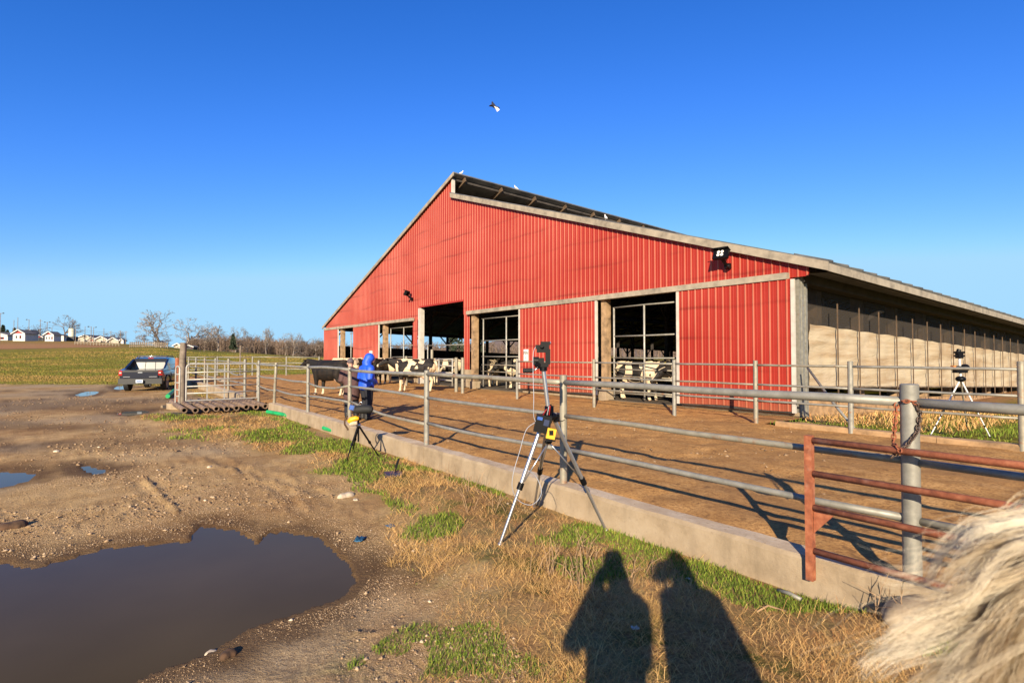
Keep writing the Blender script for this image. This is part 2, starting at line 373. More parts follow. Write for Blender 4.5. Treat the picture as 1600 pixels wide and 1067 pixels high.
# cows
def cow_mat(name, thr, white=(0.58, 0.46, 0.30), black=(0.008, 0.0065, 0.0055), sc=1.5, legz=0.52, headed=True):
    t = NT(name); tc = t.n('TexCoord'); oi = t.n('ObjectInfo')
    off = t.n('VectorMath', operation='SCALE'); cmb = t.n('CombineXYZ')
    t.l(oi.outputs['Random'], cmb.inputs[0]); t.l(oi.outputs['Random'], cmb.inputs[2]); t.l(cmb.outputs[0], off.inputs[0]); off.inputs['Scale'].default_value = 37.0
    add = t.n('VectorMath', operation='ADD'); t.l(tc.outputs['Object'], add.inputs[0]); t.l(off.outputs[0], add.inputs[1])
    f = t.noise(sc, 2.5, 0.5, co=add.outputs[0], dist=0.9)
    patch = t.ramp(f, [(thr - 0.006, 0.0), (thr + 0.006, 1.0)])
    sep = t.n('SeparateXYZ'); t.l(tc.outputs['Object'], sep.inputs[0])
    wob = t.math('MULTIPLY', t.noise(5, 2, 0.5, co=add.outputs[0]), 0.22)
    up = t.math('SUBTRACT', sep.outputs[2], wob)
    legs = t.ramp(t.math('DIVIDE', up, 1.5), [(legz / 1.5 - 0.08, 0.0), (legz / 1.5 - 0.07, 1.0)])
    hx_ = t.ramp(t.math('DIVIDE', t.math('ADD', sep.outputs[0], t.math('MULTIPLY', wob, 1.2)), 2.0), [(0.50, 0.0), (0.506, 1.0)])       # dark head and upper neck
    ay = t.math('ABSOLUTE', sep.outputs[1]); blaze = t.ramp(ay, [(0.030, 0.0), (0.036, 1.0)]); nose = t.ramp(t.math('DIVIDE', sep.outputs[0], 2.0), [(0.79, 1.0), (0.80, 0.0)])
    hd_ = t.math('MULTIPLY', hx_, t.math('MULTIPLY', blaze, nose)) if headed else 0.0
    blk = t.math('MULTIPLY', t.math('MAXIMUM', patch, hd_), legs)
    dirt = t.ramp(t.noise(6, 4, 0.6, co=add.outputs[0]), [(0.45, 0.0), (0.75, 0.5)])
    w = t.mix(dirt, white, (0.42, 0.27, 0.13)); bl = t.mix(t.math('MULTIPLY', dirt, 0.6), black, (0.06, 0.035, 0.018))
    t.col(t.mix(blk, w, bl)); t.set(rough=0.7, spec=0.3); t.bump(t.noise(60, 3, 0.6, stretch=(1, 1, 0.4)), 0.25, 0.01); return t
cow_mat('cow_pied', 0.49); cow_mat('cow_white', 0.60, headed=False); cow_mat('cow_black', 0.22, legz=0.30); cow_mat('cow_allblack', 0.1, legz=0.0)
simple('udder_pink', (0.58, 0.38, 0.26), 0.7, var=0.12); simple('eye_dark', (0.01, 0.008, 0.007), 0.15); simple('ear_tag', (0.80, 0.62, 0.03), 0.5)
simple('hoof', (0.16, 0.10, 0.06), 0.7)
# birds
simple('feather_dark', (0.035, 0.035, 0.05), 0.7); simple('feather_white', (0.85, 0.80, 0.74), 0.7, var=0.08)
# houses, trees
simple('house_white', (0.62, 0.60, 0.57), 0.7, var=0.08, scale=1); simple('house_red', (0.50, 0.05, 0.045), 0.7, var=0.15, scale=1); simple('house_dark', (0.05, 0.05, 0.055), 0.8, var=0.2, scale=1)
simple('house_tan', (0.50, 0.42, 0.33), 0.75, var=0.2, scale=0.5); simple('house_roof', (0.16, 0.14, 0.13), 0.8, var=0.2, scale=0.7); simple('pane_dark', (0.02, 0.022, 0.028), 0.15)
simple('tank_cream', (0.72, 0.70, 0.50), 0.5, var=0.08, scale=0.6); simple('pole_wood', (0.25, 0.19, 0.14), 0.85, var=0.25, scale=2)
simple('bark_pale', (0.27, 0.215, 0.17), 0.9, var=0.3, scale=0.8, kind='Object'); simple('bark_brown', (0.17, 0.115, 0.08), 0.9, var=0.3, scale=0.8); simple('twig_brown', (0.165, 0.115, 0.082), 0.9, var=0.35, scale=0.05)
simple('evergreen', (0.035, 0.055, 0.025), 0.9, var=0.4, scale=0.2)
# ground
def ground_mat(name, pen=False):
    t = NT(name); P = t.co('Object')
    n1 = t.noise(0.55, 6, 0.62, co=P); n2 = t.noise(3.2, 6, 0.65, co=P); n3 = t.noise(26, 5, 0.7, co=P); n4 = t.noise(90, 4, 0.7, co=P)
    if pen:
        st = t.noise(1.6, 5, 0.65, stretch=(1.0, 1.0, 1.0))
        c = t.ramp(n2, [(0.3, (0.33, 0.17, 0.06)), (0.5, (0.48, 0.26, 0.09)), (0.72, (0.58, 0.335, 0.13))])
        c = t.mix(t.ramp(n3, [(0.38, 0.75), (0.55, 0.0)]), c, (0.22, 0.105, 0.04)); c = t.mix(t.math('MULTIPLY', t.ramp(n1, [(0.48, 0.0), (0.62, 1.0)]), 0.6), c, (0.27, 0.145, 0.06)); c = t.mix(t.math('MULTIPLY', t.ramp(t.noise(5.5, 3, 0.5, co=P), [(0.62, 0.0), (0.68, 1.0)]), 0.6), c, (0.16, 0.085, 0.04))
        t.col(c); t.set(rough=0.95, spec=0.05); h = t.math('ADD', t.math('MULTIPLY', n3, 0.6), t.math('MULTIPLY', n4, 0.25)); t.bump(h, 0.7, 0.03); return t
    gr = t.attr('grass'); fi = t.attr('field'); wet = t.attr('wet'); gv = t.attr('gravel')
    dirt = t.ramp(n2, [(0.28, (0.33, 0.20, 0.085)), (0.5, (0.50, 0.325, 0.145)), (0.74, (0.59, 0.40, 0.195))])
    dirt = t.mix(t.math('MULTIPLY', t.ramp(n1, [(0.42, 0.0), (0.66, 1.0)]), 0.9), dirt, (0.27, 0.145, 0.06))
    grav = t.ramp(n4, [(0.3, (0.17, 0.115, 0.065)), (0.5, (0.40, 0.295, 0.175)), (0.7, (0.58, 0.46, 0.30))])
    c = t.mix(t.math('MULTIPLY', gv, 0.75), dirt, grav)
    c = t.mix(t.math('MULTIPLY', t.ramp(n3, [(0.36, 0.8), (0.52, 0.0)]), 0.5), c, (0.17, 0.11, 0.06))
    straw = t.ramp(n3, [(0.3, (0.15, 0.08, 0.032)), (0.55, (0.31, 0.175, 0.068)), (0.75, (0.44, 0.27, 0.115))]); green = t.ramp(n3, [(0.3, (0.055, 0.05, 0.014)), (0.7, (0.13, 0.13, 0.03))])
    g = t.mix(t.ramp(n2, [(0.45, 0.0), (0.6, 1.0)]), straw, green); c = t.mix(gr, c, g)
    fst = t.noise(0.10, 5, 0.62, stretch=(0.35, 1.4, 1), kind='Object'); ffi = t.noise(1.3, 5, 0.7, stretch=(0.6, 1.6, 1))
    fld = t.ramp(fst, [(0.36, (0.16, 0.16, 0.02)), (0.52, (0.25, 0.19, 0.03)), (0.66, (0.36, 0.22, 0.045))]); fld = t.mix(t.ramp(ffi, [(0.38, 0.75), (0.62, 0.0)]), fld, (0.12, 0.105, 0.02)); c = t.mix(fi, c, fld)
    c = t.mix(t.math('MULTIPLY', t.attr('soil'), 0.9), c, t.ramp(n2, [(0.3, (0.22, 0.10, 0.05)), (0.7, (0.40, 0.21, 0.10))]))
    c = t.mix(t.math('MULTIPLY', wet, 0.85), c, (0.10, 0.055, 0.025))  # wet ground, and the painted shade of the far bank
    t.col(c); t.set(rough=t.ramp(wet, [(0.0, 0.95), (1.0, 0.75)]), spec=0.05)
    h = t.math('ADD', t.math('ADD', t.math('MULTIPLY', n3, 0.7), t.math('MULTIPLY', n4, 0.35)), t.math('MULTIPLY', n2, 0.5)); t.bump(h, 0.9, 0.035); return t
ground_mat('ground_soil'); ground_mat('pen_soil', True)
t = NT('puddle_water'); t.col(t.ramp(t.noise(0.7, 3, 0.5), [(0.3, (0.062, 0.043, 0.016)), (0.7, (0.080, 0.056, 0.023))])); t.set(rough=0.03, ior=1.33, spec=0.08); t.bump(t.noise(1.5, 3, 0.5), 0.02, 0.01)
t = NT('grass_blade'); at = t.attr('tone')
t.col(t.ramp(at, [(0.0, (0.05, 0.085, 0.01)), (0.30, (0.13, 0.185, 0.022)), (0.46, (0.25, 0.27, 0.045)), (0.54, (0.46, 0.265, 0.085)), (0.8, (0.62, 0.395, 0.16)), (1.0, (0.38, 0.175, 0.058))])); t.set(rough=0.8, spec=0.1)
t = NT('pebble'); t.col(t.ramp(t.attr('tone'), [(0.0, (0.14, 0.085, 0.045)), (0.45, (0.33, 0.22, 0.125)), (0.8, (0.45, 0.33, 0.21)), (1.0, (0.58, 0.48, 0.35))])); t.set(rough=0.9, spec=0.2)
t = NT('pasture_blade'); t.col(t.ramp(t.attr('tone'), [(0.0, (0.05, 0.065, 0.01)), (0.30, (0.13, 0.15, 0.022)), (0.46, (0.22, 0.185, 0.035)), (0.6, (0.32, 0.20, 0.06)), (1.0, (0.40, 0.25, 0.10))])); t.set(rough=0.8, spec=0.15)
simple('weed_stem', (0.30, 0.19, 0.10), 0.9, var=0.3, scale=9)
simple('dirty_concrete', (0.33, 0.20, 0.095), 0.95, var=0.3, scale=4, bump=0.4)
simple('pit_black', (0.02, 0.015, 0.012), 0.9)
simple('batten_brown', (0.12, 0.075, 0.042), 0.85, var=0.3, scale=4)
t = NT('concrete_pale'); a = t.noise(3, 6, 0.65); b = t.noise(30, 4, 0.7)  # paler concrete for the top of the kerb
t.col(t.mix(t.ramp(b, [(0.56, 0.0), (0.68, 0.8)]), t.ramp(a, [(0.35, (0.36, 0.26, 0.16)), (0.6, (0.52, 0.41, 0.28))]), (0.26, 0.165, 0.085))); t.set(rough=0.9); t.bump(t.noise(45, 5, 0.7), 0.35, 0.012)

# ------------------------------------------------------------------ ground
def px_poly(pts, z): return [tuple(on_z(a, b, z)[:2]) for a, b in pts]
PUD = [px_poly([(-260, 885), (0, 876), (60, 884), (165, 856), (300, 846), (312, 822), (362, 830), (402, 850), (432, 830), (500, 843), (517, 862), (550, 886),
               (566, 908), (545, 936), (480, 958), (385, 984), (330, 1020), (215, 1064), (120, 1120), (-300, 1120)], -0.315),
       px_poly([(-60, 737), (30, 738), (53, 742), (40, 752), (0, 764), (-60, 768)], -0.315),
       px_poly([(121, 731), (140, 727), (167, 736), (155, 741), (132, 738)], -0.315),
       px_poly([(180, 647), (205, 642), (242, 640), (228, 646), (200, 650)], -0.315),
       px_poly([(112, 617), (135, 612), (158, 611), (150, 616), (128, 619)], -0.315),
       px_poly([(172, 606), (190, 603), (203, 605), (190, 609)], -0.315)]
def T2(v): return (v.x, v.y)
STRIP = px_poly([(205, 652), (330, 690), (470, 715), (545, 768), (622, 800), (650, 862), (705, 960), (725, 1067), (735, 1200)], -0.27) + \
        [(1.5, 1.2), (5.5, -0.6), T2(fl(-4, -0.18)), T2(fl(17.9, -0.18)), T2(fl(18.0, -1.6)), T2(fl(19.6, -3.6))]
YARD = [(-400, 36.5), (-60, 36.5), (-24, 34.5), (-19, 31.5), (-14.5, 25), (-11.8, 21.4), T2(fl(22.3, -0.25)), T2(fl(47, -0.25)), T2(fl(47, 9.8)), T2(fl(5.6, 9.9)),
        T2(fl(5.6, 7.85)), T2(fl(-60, 7.85)), (60, -60), (-400, -60)]
PEN = [T2(fl(47, 0)), T2(fl(47, 10.2)), T2(fl(5.3, 10.2)), T2(fl(5.3, 7.75)), T2(fl(-60, 7.75)), T2(fl(-60, 0))]
PIT = [T2(fl(18.3, 0.25)), T2(fl(22.0, 0.25)), T2(fl(22.0, -2.75)), T2(fl(18.3, -2.75))]
BARN_L = 62.0
FOOT = [T2(fl(5.6, 9.9)), T2(fl(42.6, 9.9)), T2(fl(42.6, 9.9 + BARN_L)), T2(fl(5.6, 9.9 + BARN_L))]
PXC = np.array([-2000, 0, 120, 250, 310, 400, 480, 540, 4000.]); H150 = np.array([3.2, 3.4, 3.9, 4.0, 2.7, 1.9, 0.9, 0.6, 0.4]); H250 = np.array([8.2, 8.4, 8.0, 5.9, 4.0, 2.5, 0.9, 0.7, 0.5])
RIDGES = [px_poly([(225, 752), (262, 785), (292, 812), (306, 826)], -0.3), px_poly([(90, 866), (140, 880), (160, 888)], -0.3),
          px_poly([(60, 850), (100, 845)], -0.3)]
TRACKS = [(px_poly([(-300, 652), (0, 641), (150, 634), (290, 620)], -0.28), 0.75), (px_poly([(-300, 636), (0, 628), (120, 620), (190, 607), (240, 603)], -0.28), 0.55),
          (px_poly([(-300, 615), (0, 612), (120, 611)], -0.28), 0.6), (px_poly([(0, 688), (40, 698), (110, 690)], -0.28), 0.25)]
RUTS = [px_poly(q, -0.29) for q in ([(-60, 703), (150, 690), (330, 700), (520, 752)], [(-60, 722), (160, 706), (330, 716), (500, 778)], [(20, 850), (150, 795), (300, 762), (480, 742)], [(0, 800), (120, 772), (260, 750), (380, 742)], [(40, 905), (100, 850), (190, 800)], [(575, 985), (612, 890), (570, 810)],
        [(-40, 670), (150, 660), (330, 668)], [(-40, 682), (160, 671), (320, 678)], [(330, 800), (420, 790), (520, 815)], [(250, 690), (380, 735), (470, 800)])]
def seg_d(x, y, pl):
    best = np.full(x.shape, 1e9)
    for (ax, ay), (bx_, by_) in zip(pl[:-1], pl[1:]):
        ex, ey = bx_ - ax, by_ - ay; t = np.clip(((x-ax)*ex + (y-ay)*ey) / (ex*ex + ey*ey), 0, 1); best = np.minimum(best, np.hypot(x-ax-t*ex, y-ay-t*ey))
    return best
MOUNDS = [(on_z(690, 775, -0.2), 0.9, 0.10), (on_z(640, 745, -0.2), 0.7, 0.08), (on_z(800, 870, -0.2), 0.7, 0.05), (on_z(860, 950, -0.2), 0.6, 0.04), (on_z(1400, 985, -0.2), 0.5, 0.09)]
def gz(x, y, detail=True):
    x = np.asarray(x, float); y = np.asarray(y, float)
    r = np.hypot(x, y); px = 800 + F_PX * x / np.maximum(y, 0.05); px = np.where(y < 1, np.where(x < 0, -2000, 4000), px)
    h1 = np.interp(px, PXC, H150); h2 = np.interp(px, PXC, H250)
    base = -0.27 + 0.17 * np.exp(-(r / 2.3) ** 2)
    dep = np.maximum(y, 0)
    z = base + (h1 + 0.27) * sstep(32, 165, dep) * np.where(dep < 165, 0.5 + 0.5 * dep / 165, 1) + (h2 - h1) * sstep(165, 255, dep)
    bd = np.stack([x - F0.x, y - F0.y]); d = bd[0] * V.x + bd[1] * V.y; t = bd[0] * U.x + bd[1] * U.y
    z = z + sstep(6.8, 8.0, d) * sstep(60, 20, t) * 0.25 * sstep(120, 60, dep)             # level with the yard behind it
    z = z - SLOPE * np.clip(d - 9.9, 0, 62) * sstep(62, 46, t)
    z = np.where(poly_sd(x, y, PEN) < 0.0, np.minimum(z, -0.25), z); z = np.where(poly_sd(x, y, FOOT) < 0.05, z - 0.4, z)
    z = np.where(poly_sd(x, y, PIT) < 0, -0.75, z)
    strip = poly_sd(x, y, STRIP); z = z + 0.05 * sstep(0.3, -0.5, strip) * sstep(0, 3, r)
    for (c, s, a) in MOUNDS: z = z + a * np.exp(-((x - c.x) ** 2 + (y - c.y) ** 2) / (s * s * 0.4))
    near = sstep(45, 25, r)
    lot = near * sstep(-0.3, 0.4, strip) * sstep(-0.3, -1.2, d)
    sdp = np.full(x.shape, 9.0)
    wob = (fbm(x * 1.7, y * 1.7, 5, 4) - 0.5)
    for P in PUD: sdp = np.minimum(sdp, poly_sd(x, y, P))
    sdw = sdp + wob * 0.22
    if detail:
        z = z + near * (fbm(x * 1.1, y * 1.1, 3, 5) - 0.5) * 0.045 * (0.35 + 0.65 * lot)
        z = z + lot * ((fbm(x * 7, y * 7, 9, 4) - 0.45) * 0.034 + (np.abs(fbm(x * 19, y * 19, 13, 3) - 0.5) * 0.035 - .006) * sstep(14, 6, r))
        ru = x * 0.75 + y * 0.66 + 0.35 * wob; rv = -x * 0.66 + y * 0.75
        z = z + lot * sstep(0.48, 0.66, fbm(x * 0.5, y * 0.5, 21, 3)) * np.abs(np.sin(ru * 16 + 2 * fbm(x, y, 8, 2))) * 0.012
        for P in RIDGES:
            q = seg_d(x + wob * 0.12, y + wob * 0.12, P); z = z + (0.005 + 0.075 * fbm(x * 11, y * 11, 15, 3) ** 1.5) * np.exp(-(q / 0.026) ** 2) - 0.03 * np.exp(-((q - 0.12) / 0.07) ** 2)
        for i_, P in enumerate(RUTS):
            q = seg_d(x + wob * 0.25, y + wob * 0.25, P); k_ = sstep(0.3, 0.6, fbm(x * 1.3, y * 1.3, 90 + i_, 3)) * lot; wd = 0.07 + 0.004 * r
            tread = 0.6 + 0.4 * np.sin((x * 0.8 + y * 0.6) * 42)
            z = z - 0.022 * k_ * tread * np.exp(-(q / wd) ** 4) + 0.020 * k_ * np.exp(-((q - wd * 1.5) / (wd * .45)) ** 2)
        for P, w in TRACKS: z = z - 0.035 * np.exp(-(seg_d(x, y, P) / w) ** 2) * near
    z = np.where(sdw > 0, -0.30 + (z + 0.30) * (0.12 + 0.88 * sstep(0.0, 1.1, sdw)), z)
    z = np.where(sdw > 0, np.maximum(z, -0.312 + 0.045 * sstep(0.0, 0.5, sdw) * (0.75 + 0.5 * wob) + 0.002), np.minimum(z, -0.318 - 0.10 * sstep(0, -0.5, sdw)))
    return z
def gz1(x, y): return float(gz(np.array([x]), np.array([y]))[0])
# polar sheet, fine where the camera looks, out to the horizon
ang = np.concatenate([np.arange(-49, 49.01, 0.2), np.arange(52, 308.1, 4)]); ang = np.radians(ang)
rr = [0.15, 0.6, 1.2, 1.8, 2.3]
while rr[-1] < 2600: rr.append(rr[-1] + min(max(0.022, rr[-1] ** 2 * 0.0019), 0.05 * rr[-1]))
rr = np.array(rr); A, RR = np.meshgrid(ang, rr); gx = RR * np.sin(A); gy = RR * np.cos(A); gzv = gz(gx, gy)
gzv = np.where(RR > 420, gzv + (RR - 420) * 0.004, gzv)
na, nr = len(ang), len(rr); idx = np.arange(na * nr).reshape(nr, na); nx = np.roll(idx, -1, axis=1)
fa = np.stack([idx[:-1], idx[1:], nx[1:], nx[:-1]], -1).reshape(-1, 4)
gme = np_mesh('ground', np.stack([gx, gy, gzv], -1).reshape(-1, 3), fa, 'ground_soil', True)
X, Y = gx.ravel(), gy.ravel()
def setattr_f(me, name, val):
    a = me.attributes.new(name, 'FLOAT', 'POINT'); a.data.foreach_set('value', np.asarray(val, np.float32).ravel())
wobg = fbm(X * 0.9, Y * 0.9, 31, 4) - 0.5; fine = fbm(X * 4, Y * 4, 37, 4) - 0.5
sd_s = poly_sd(X, Y, STRIP); D = (X - F0.x) * V.x + (Y - F0.y) * V.y; TT = (X - F0.x) * U.x + (Y - F0.y) * U.y
w_grass = sstep(0.55, -0.55, sd_s + wobg * 2.2 + fine * 0.7) * (0.55 + 0.45 * sstep(-0.1, 0.1, wobg))
w_field = sstep(-0.3, 1.2, poly_sd(X, Y, YARD) + wobg * 2.0 + fine)
sdp = np.full(X.shape, 99.0)
for P in PUD: sdp = np.minimum(sdp, poly_sd(X, Y, P))
w_wet_shade = sstep(0.70, 0.05, sdp + fine * 0.5 + wobg * 0.5)
for P, w in TRACKS: w_wet_shade = np.maximum(w_wet_shade, 1.15 * np.exp(-(seg_d(X + wobg * 1.2, Y + wobg * 1.2, P) / (w * 1.25)) ** 2) * (0.7 + fine * 1.6))
w_wet_shade = np.clip(w_wet_shade, 0, 1) * sstep(60, 38, np.hypot(X, Y))
w_wet_shade = np.maximum(w_wet_shade, 0.62 * sstep(9, 16, np.hypot(X, Y)) * sstep(44, 34, np.hypot(X, Y)) * sstep(0.2, 1.5, sd_s) * sstep(-1, -3, D) * (1 - w_field) * sstep(0.38, 0.60, fbm(X * 0.25, Y * 0.7, 33, 4)))
pxw = 800 + F_PX * X / np.maximum(Y, 1); w_wet_shade = np.maximum(w_wet_shade, 1.0 * sstep(150, 156, Y + wobg * 10) * sstep(172, 164, Y + wobg * 6) * sstep(125, 80, pxw))     # shade of the bank before the ploughed strip, painted dark
w_gravel = sstep(-0.2, 0.8, sd_s) * sstep(-0.4, -1.2, D) * sstep(-0.12, 0.12, fbm(X * 0.35, Y * 0.35, 41, 3) - 0.5 + 0.25 * np.exp(-((X - 0) ** 2 + (Y - 3.5) ** 2) / 4))
pxg = 800 + F_PX * X / np.maximum(Y, 1); w_soil = sstep(-3, 1, Y - 168 + wobg * 16) * sstep(260, 190, Y) * sstep(230, 150, pxg)
w_soil = np.maximum(w_soil, sstep(3.2, 0.6, 5.5 - TT + wobg * 1.5) * sstep(9.4, 10.2, D) * sstep(3.0, 5.4, TT + wobg) * sstep(9, 6.5, TT))
for k, v in (('grass', w_grass), ('field', w_field), ('wet', w_wet_shade), ('gravel', w_gravel), ('soil', w_soil)): setattr_f(gme, k, v)
struct(link('ground', gme))
# yard floor inside the fence
def pen_grid(t0, t1, d0, d1, st):
    t = np.arange(t0, t1 + 1e-6, st); d = np.linspace(d0, d1, int((d1 - d0) / st) + 1); T, Dd = np.meshgrid(t, d)
    x = F0.x + U.x * T + V.x * Dd; y = F0.y + U.y * T + V.y * Dd
    e = np.minimum(np.minimum(Dd - 0.1, 47 - T), 4) ; z = (fbm(x * 0.8, y * 0.8, 51, 4) - 0.5) * 0.05 + (fbm(x * 5, y * 5, 52, 3) - 0.5) * 0.035 - .03 * sstep(.62, .75, fbm(x * 3.1, y * 3.1, 53, 2))
    z = z - 0.03 * sstep(0.7, 0.0, np.minimum(Dd, 9)) + 0.012
    n = len(t); i = np.arange(len(d) * n).reshape(len(d), n)
    return np.stack([x, y, z], -1).reshape(-1, 3), np.stack([i[:-1, :-1], i[:-1, 1:], i[1:, 1:], i[1:, :-1]], -1).reshape(-1, 4)
v1, f1 = pen_grid(-16, 47, 0.0, 7.8, 0.13); v2, f2 = pen_grid(5.31, 47, 7.8, 10.1, 0.2)
struct(link('yard_ground', np_mesh('yard_ground', np.vstack([v1, v2]), np.vstack([f1, f2 + len(v1)]), 'pen_soil', True)))
# standing water
for k, P in enumerate(PUD):
    c = np.mean(np.array(P), axis=0); mb = MB(); pts = []
    for (x, y) in P:
        v = Vector((x - c[0], y - c[1])); pts.append((c[0] + v.x + v.normalized().x * 0.3, c[1] + v.y + v.normalized().y * 0.3, -0.3135))
    mb.add(pts, [tuple(range(len(pts)))[::-1]]); o = mb.build('puddle', 'puddle_water')
    n = o.data.polygons[0].normal.z
    if n < 0: o.data.flip_normals()
    struct(o)

# loose stones of the lot: nobody could count them
def pebbles(name, xs, ys, size, sink=0.3, tk=1.0, z=None):
    base = np.array([(1,0,0),(-1,0,0),(0,1,0),(0,-1,0),(0,0,1),(0,0,-1)], float)
    tri = np.array([(0,2,4),(2,1,4),(1,3,4),(3,0,4),(2,0,5),(1,2,5),(3,1,5),(0,3,5)])
    n = len(xs); z = gz(xs, ys) if z is None else z; sc = size[:, None, None] * RS.uniform(0.6, 1.4, (n, 1, 3)) * np.array([1, 1, 0.65]); a = RS.uniform(0, 6.28, n)
    p = base[None] * sc * (1 + RS.uniform(-0.25, 0.25, (n, 6, 1))); c, s = np.cos(a)[:, None], np.sin(a)[:, None]
    q = np.stack([p[..., 0] * c - p[..., 1] * s + xs[:, None], p[..., 0] * s + p[..., 1] * c + ys[:, None], p[..., 2] + (z + size * sink)[:, None]], -1)
    me = np_mesh(name, q.reshape(-1, 3), (tri[None] + np.arange(n)[:, None, None] * 6).reshape(-1, 3), 'pebble', True)
    setattr_f(me, 'tone', np.repeat(np.clip(RS.beta(2, 2.6, n) * tk, 0, 1), 6)); return stuff(link(name, me))
def lot_pts(n, a0, a1, r0, k, thr):
    a = np.radians(RS.uniform(a0, a1, n)); r = r0 * np.exp(RS.uniform(0, k, n)); xs, ys = r * np.sin(a), r * np.cos(a)
    q = (poly_sd(xs, ys, STRIP) > -0.35) & ((xs - F0.x) * V.x + (ys - F0.y) * V.y < -0.5)
    for P in PUD: q &= poly_sd(xs, ys, P) > 0.06
    q &= RS.uniform(0, 1, n) < sstep(thr - .12, thr + .12, fbm(xs * 0.7, ys * 0.7, 61, 4)); return xs[q], ys[q], r[q]
xs, ys, r = lot_pts(26000, -48, 20, 2.6, 1.9, .48); pebbles('gravel', xs, ys, np.minimum(0.003 + 0.004 * RS.exponential(1, len(xs)) ** 1.4, 0.026) * (0.6 + 0.04 * r))
xs, ys, r = lot_pts(9000, -48, -10, 7.5, 1.45, .5); pebbles('dirt_clods', xs, ys, RS.uniform(.012, .03, len(xs)) * (0.6 + 0.035 * r) * RS.uniform(.4, 1.2, len(xs)), .1, .45)
xs, ys, r = lot_pts(170000, -46, 14, 2.6, 1.45, .42); pebbles('fine_grit', xs, ys, RS.uniform(.002, .0055, len(xs)) * (0.55 + 0.10 * r), .2)
n = 5200; t = RS.uniform(-3, 30, n) ; d = RS.uniform(.3, 7.5, n); k = fbm(t * .35, d * .35, 95, 3) > .47; t, d = t[k], d[k]; x = F0.x + U.x * t + V.x * d; y = F0.y + U.y * t + V.y * d
pebbles('yard_clods', x, y, RS.uniform(.006, .03, len(x)) * RS.uniform(.4, 1.3, len(x)), .15, .55, z=np.full(len(x), .0))

# grass and straw
def blades(name, x, y, h, w, lean, tone, z=None, mat='grass_blade'):
    n = len(x); z = gz(x, y) - 0.005 if z is None else z
    a = RS.uniform(0, 2 * math.pi, n); b = RS.uniform(0, 2 * math.pi, n); sx, sy = np.cos(a) * w / 2, np.sin(a) * w / 2
    lx, ly = np.cos(b) * h * lean, np.sin(b) * h * lean; up = h * np.sqrt(np.maximum(0.04, 1 - np.minimum(lean, 0.98) ** 2))
    P = np.zeros((n, 5, 3)); P[:, 0] = np.stack([x - sx, y - sy, z], -1); P[:, 1] = np.stack([x + sx, y + sy, z], -1)
    P[:, 2] = np.stack([x - sx * .7 + lx * .4, y - sy * .7 + ly * .4, z + up * .62], -1); P[:, 3] = np.stack([x + sx * .7 + lx * .4, y + sy * .7 + ly * .4, z + up * .62], -1)
    P[:, 4] = np.stack([x + lx, y + ly, z + up * (1 - 0.25 * lean)], -1)
    tri = np.array([(0, 1, 3), (0, 3, 2), (2, 3, 4)]); me = np_mesh(name, P.reshape(-1, 3), (tri[None] + np.arange(n)[:, None, None] * 5).reshape(-1, 3), mat)
    setattr_f(me, 'tone', np.repeat(tone, 5)); return stuff(link(name, me))
def strip_pts(n):
    # more points where the camera is close
    a = np.radians(RS.uniform(-34, 47, n)); r = 2.5 * np.exp(RS.uniform(0, 2.1, n)); x, y = r * np.sin(a), r * np.cos(a)
    d = (x - F0.x) * V.x + (y - F0.y) * V.y; t = (x - F0.x) * U.x + (y - F0.y) * U.y
    k = (poly_sd(x, y, STRIP) + (fbm(x * 0.9, y * 0.9, 31, 4) - .5) * 1.6 < 0.1) & (d < -0.2); return x[k], y[k], r[k]
x, y, r = strip_pts(330000)
g = fbm(x * 0.75, y * 0.75, 71, 4) + 0.10 * np.exp(-((x - F0.x) * V.x + (y - F0.y) * V.y + 0.5) ** 2 / 0.18)   # greener along the kerb
for (px, py, q, amt) in ((665, 832, .35, .2), (560, 700, .6, .12), (480, 672, .7, .1), (300, 655, .8, .12), (420, 690, .6, .08), (750, 1000, .25, .18), (805, 1042, .25, .18), (720, 1010, .2, .15), (870, 850, .40, .22), (940, 832, .35, .22), (1010, 855, .35, .2), (1100, 890, .3, .15), (1180, 918, .28, .15), (900, 892, .28, .2),
                         (700, 775, .45, -.2), (620, 765, .4, -.2), (780, 915, .35, -.2), (740, 860, .3, -.2), (1150, 1010, .5, -.3), (1250, 1040, .6, -.3), (1330, 985, .3, -.25), (1050, 1040, .3, -.1)):
    c = on_z(px, py, -.23); g = g + amt * np.exp(-((x - c.x) ** 2 + (y - c.y) ** 2) / (q * q))
green = g + RS.normal(0, .02, len(x)) > 0.525
bare = (fbm(x * 0.9 + 9, y * 0.9, 73, 4) > 0.535) & (g < .52)
keep = RS.uniform(0, 1, len(x)) < np.where(bare, 0.25, np.where(green, 0.95, 0.85)); x, y, r, green = x[keep], y[keep], r[keep], green[keep]
n = len(x); far = np.clip(r / 6, 0.7, 2.2)
h = np.where(green, RS.uniform(0.03, 0.085, n), RS.uniform(0.05, 0.21, n)) * (0.6 + 0.25 * far) * (0.35 + 1.3 * fbm(x * 1.8, y * 1.8, 75, 3)); w = np.where(green, RS.uniform(0.004, 0.010, n), RS.uniform(0.0022, 0.005, n)) * far
lean = np.where(green, RS.uniform(0.2, 0.75, n), RS.uniform(0.72, 0.99, n)); tone = np.where(green, RS.uniform(0.0, 0.48, n), np.clip(0.55 + .5 * RS.uniform(0, 1, n) ** 1.3 + .3 * (fbm(x, y, 77, 3) - .5), .53, 1.0))
blades('verge_grass', x, y, h, w, lean, tone)
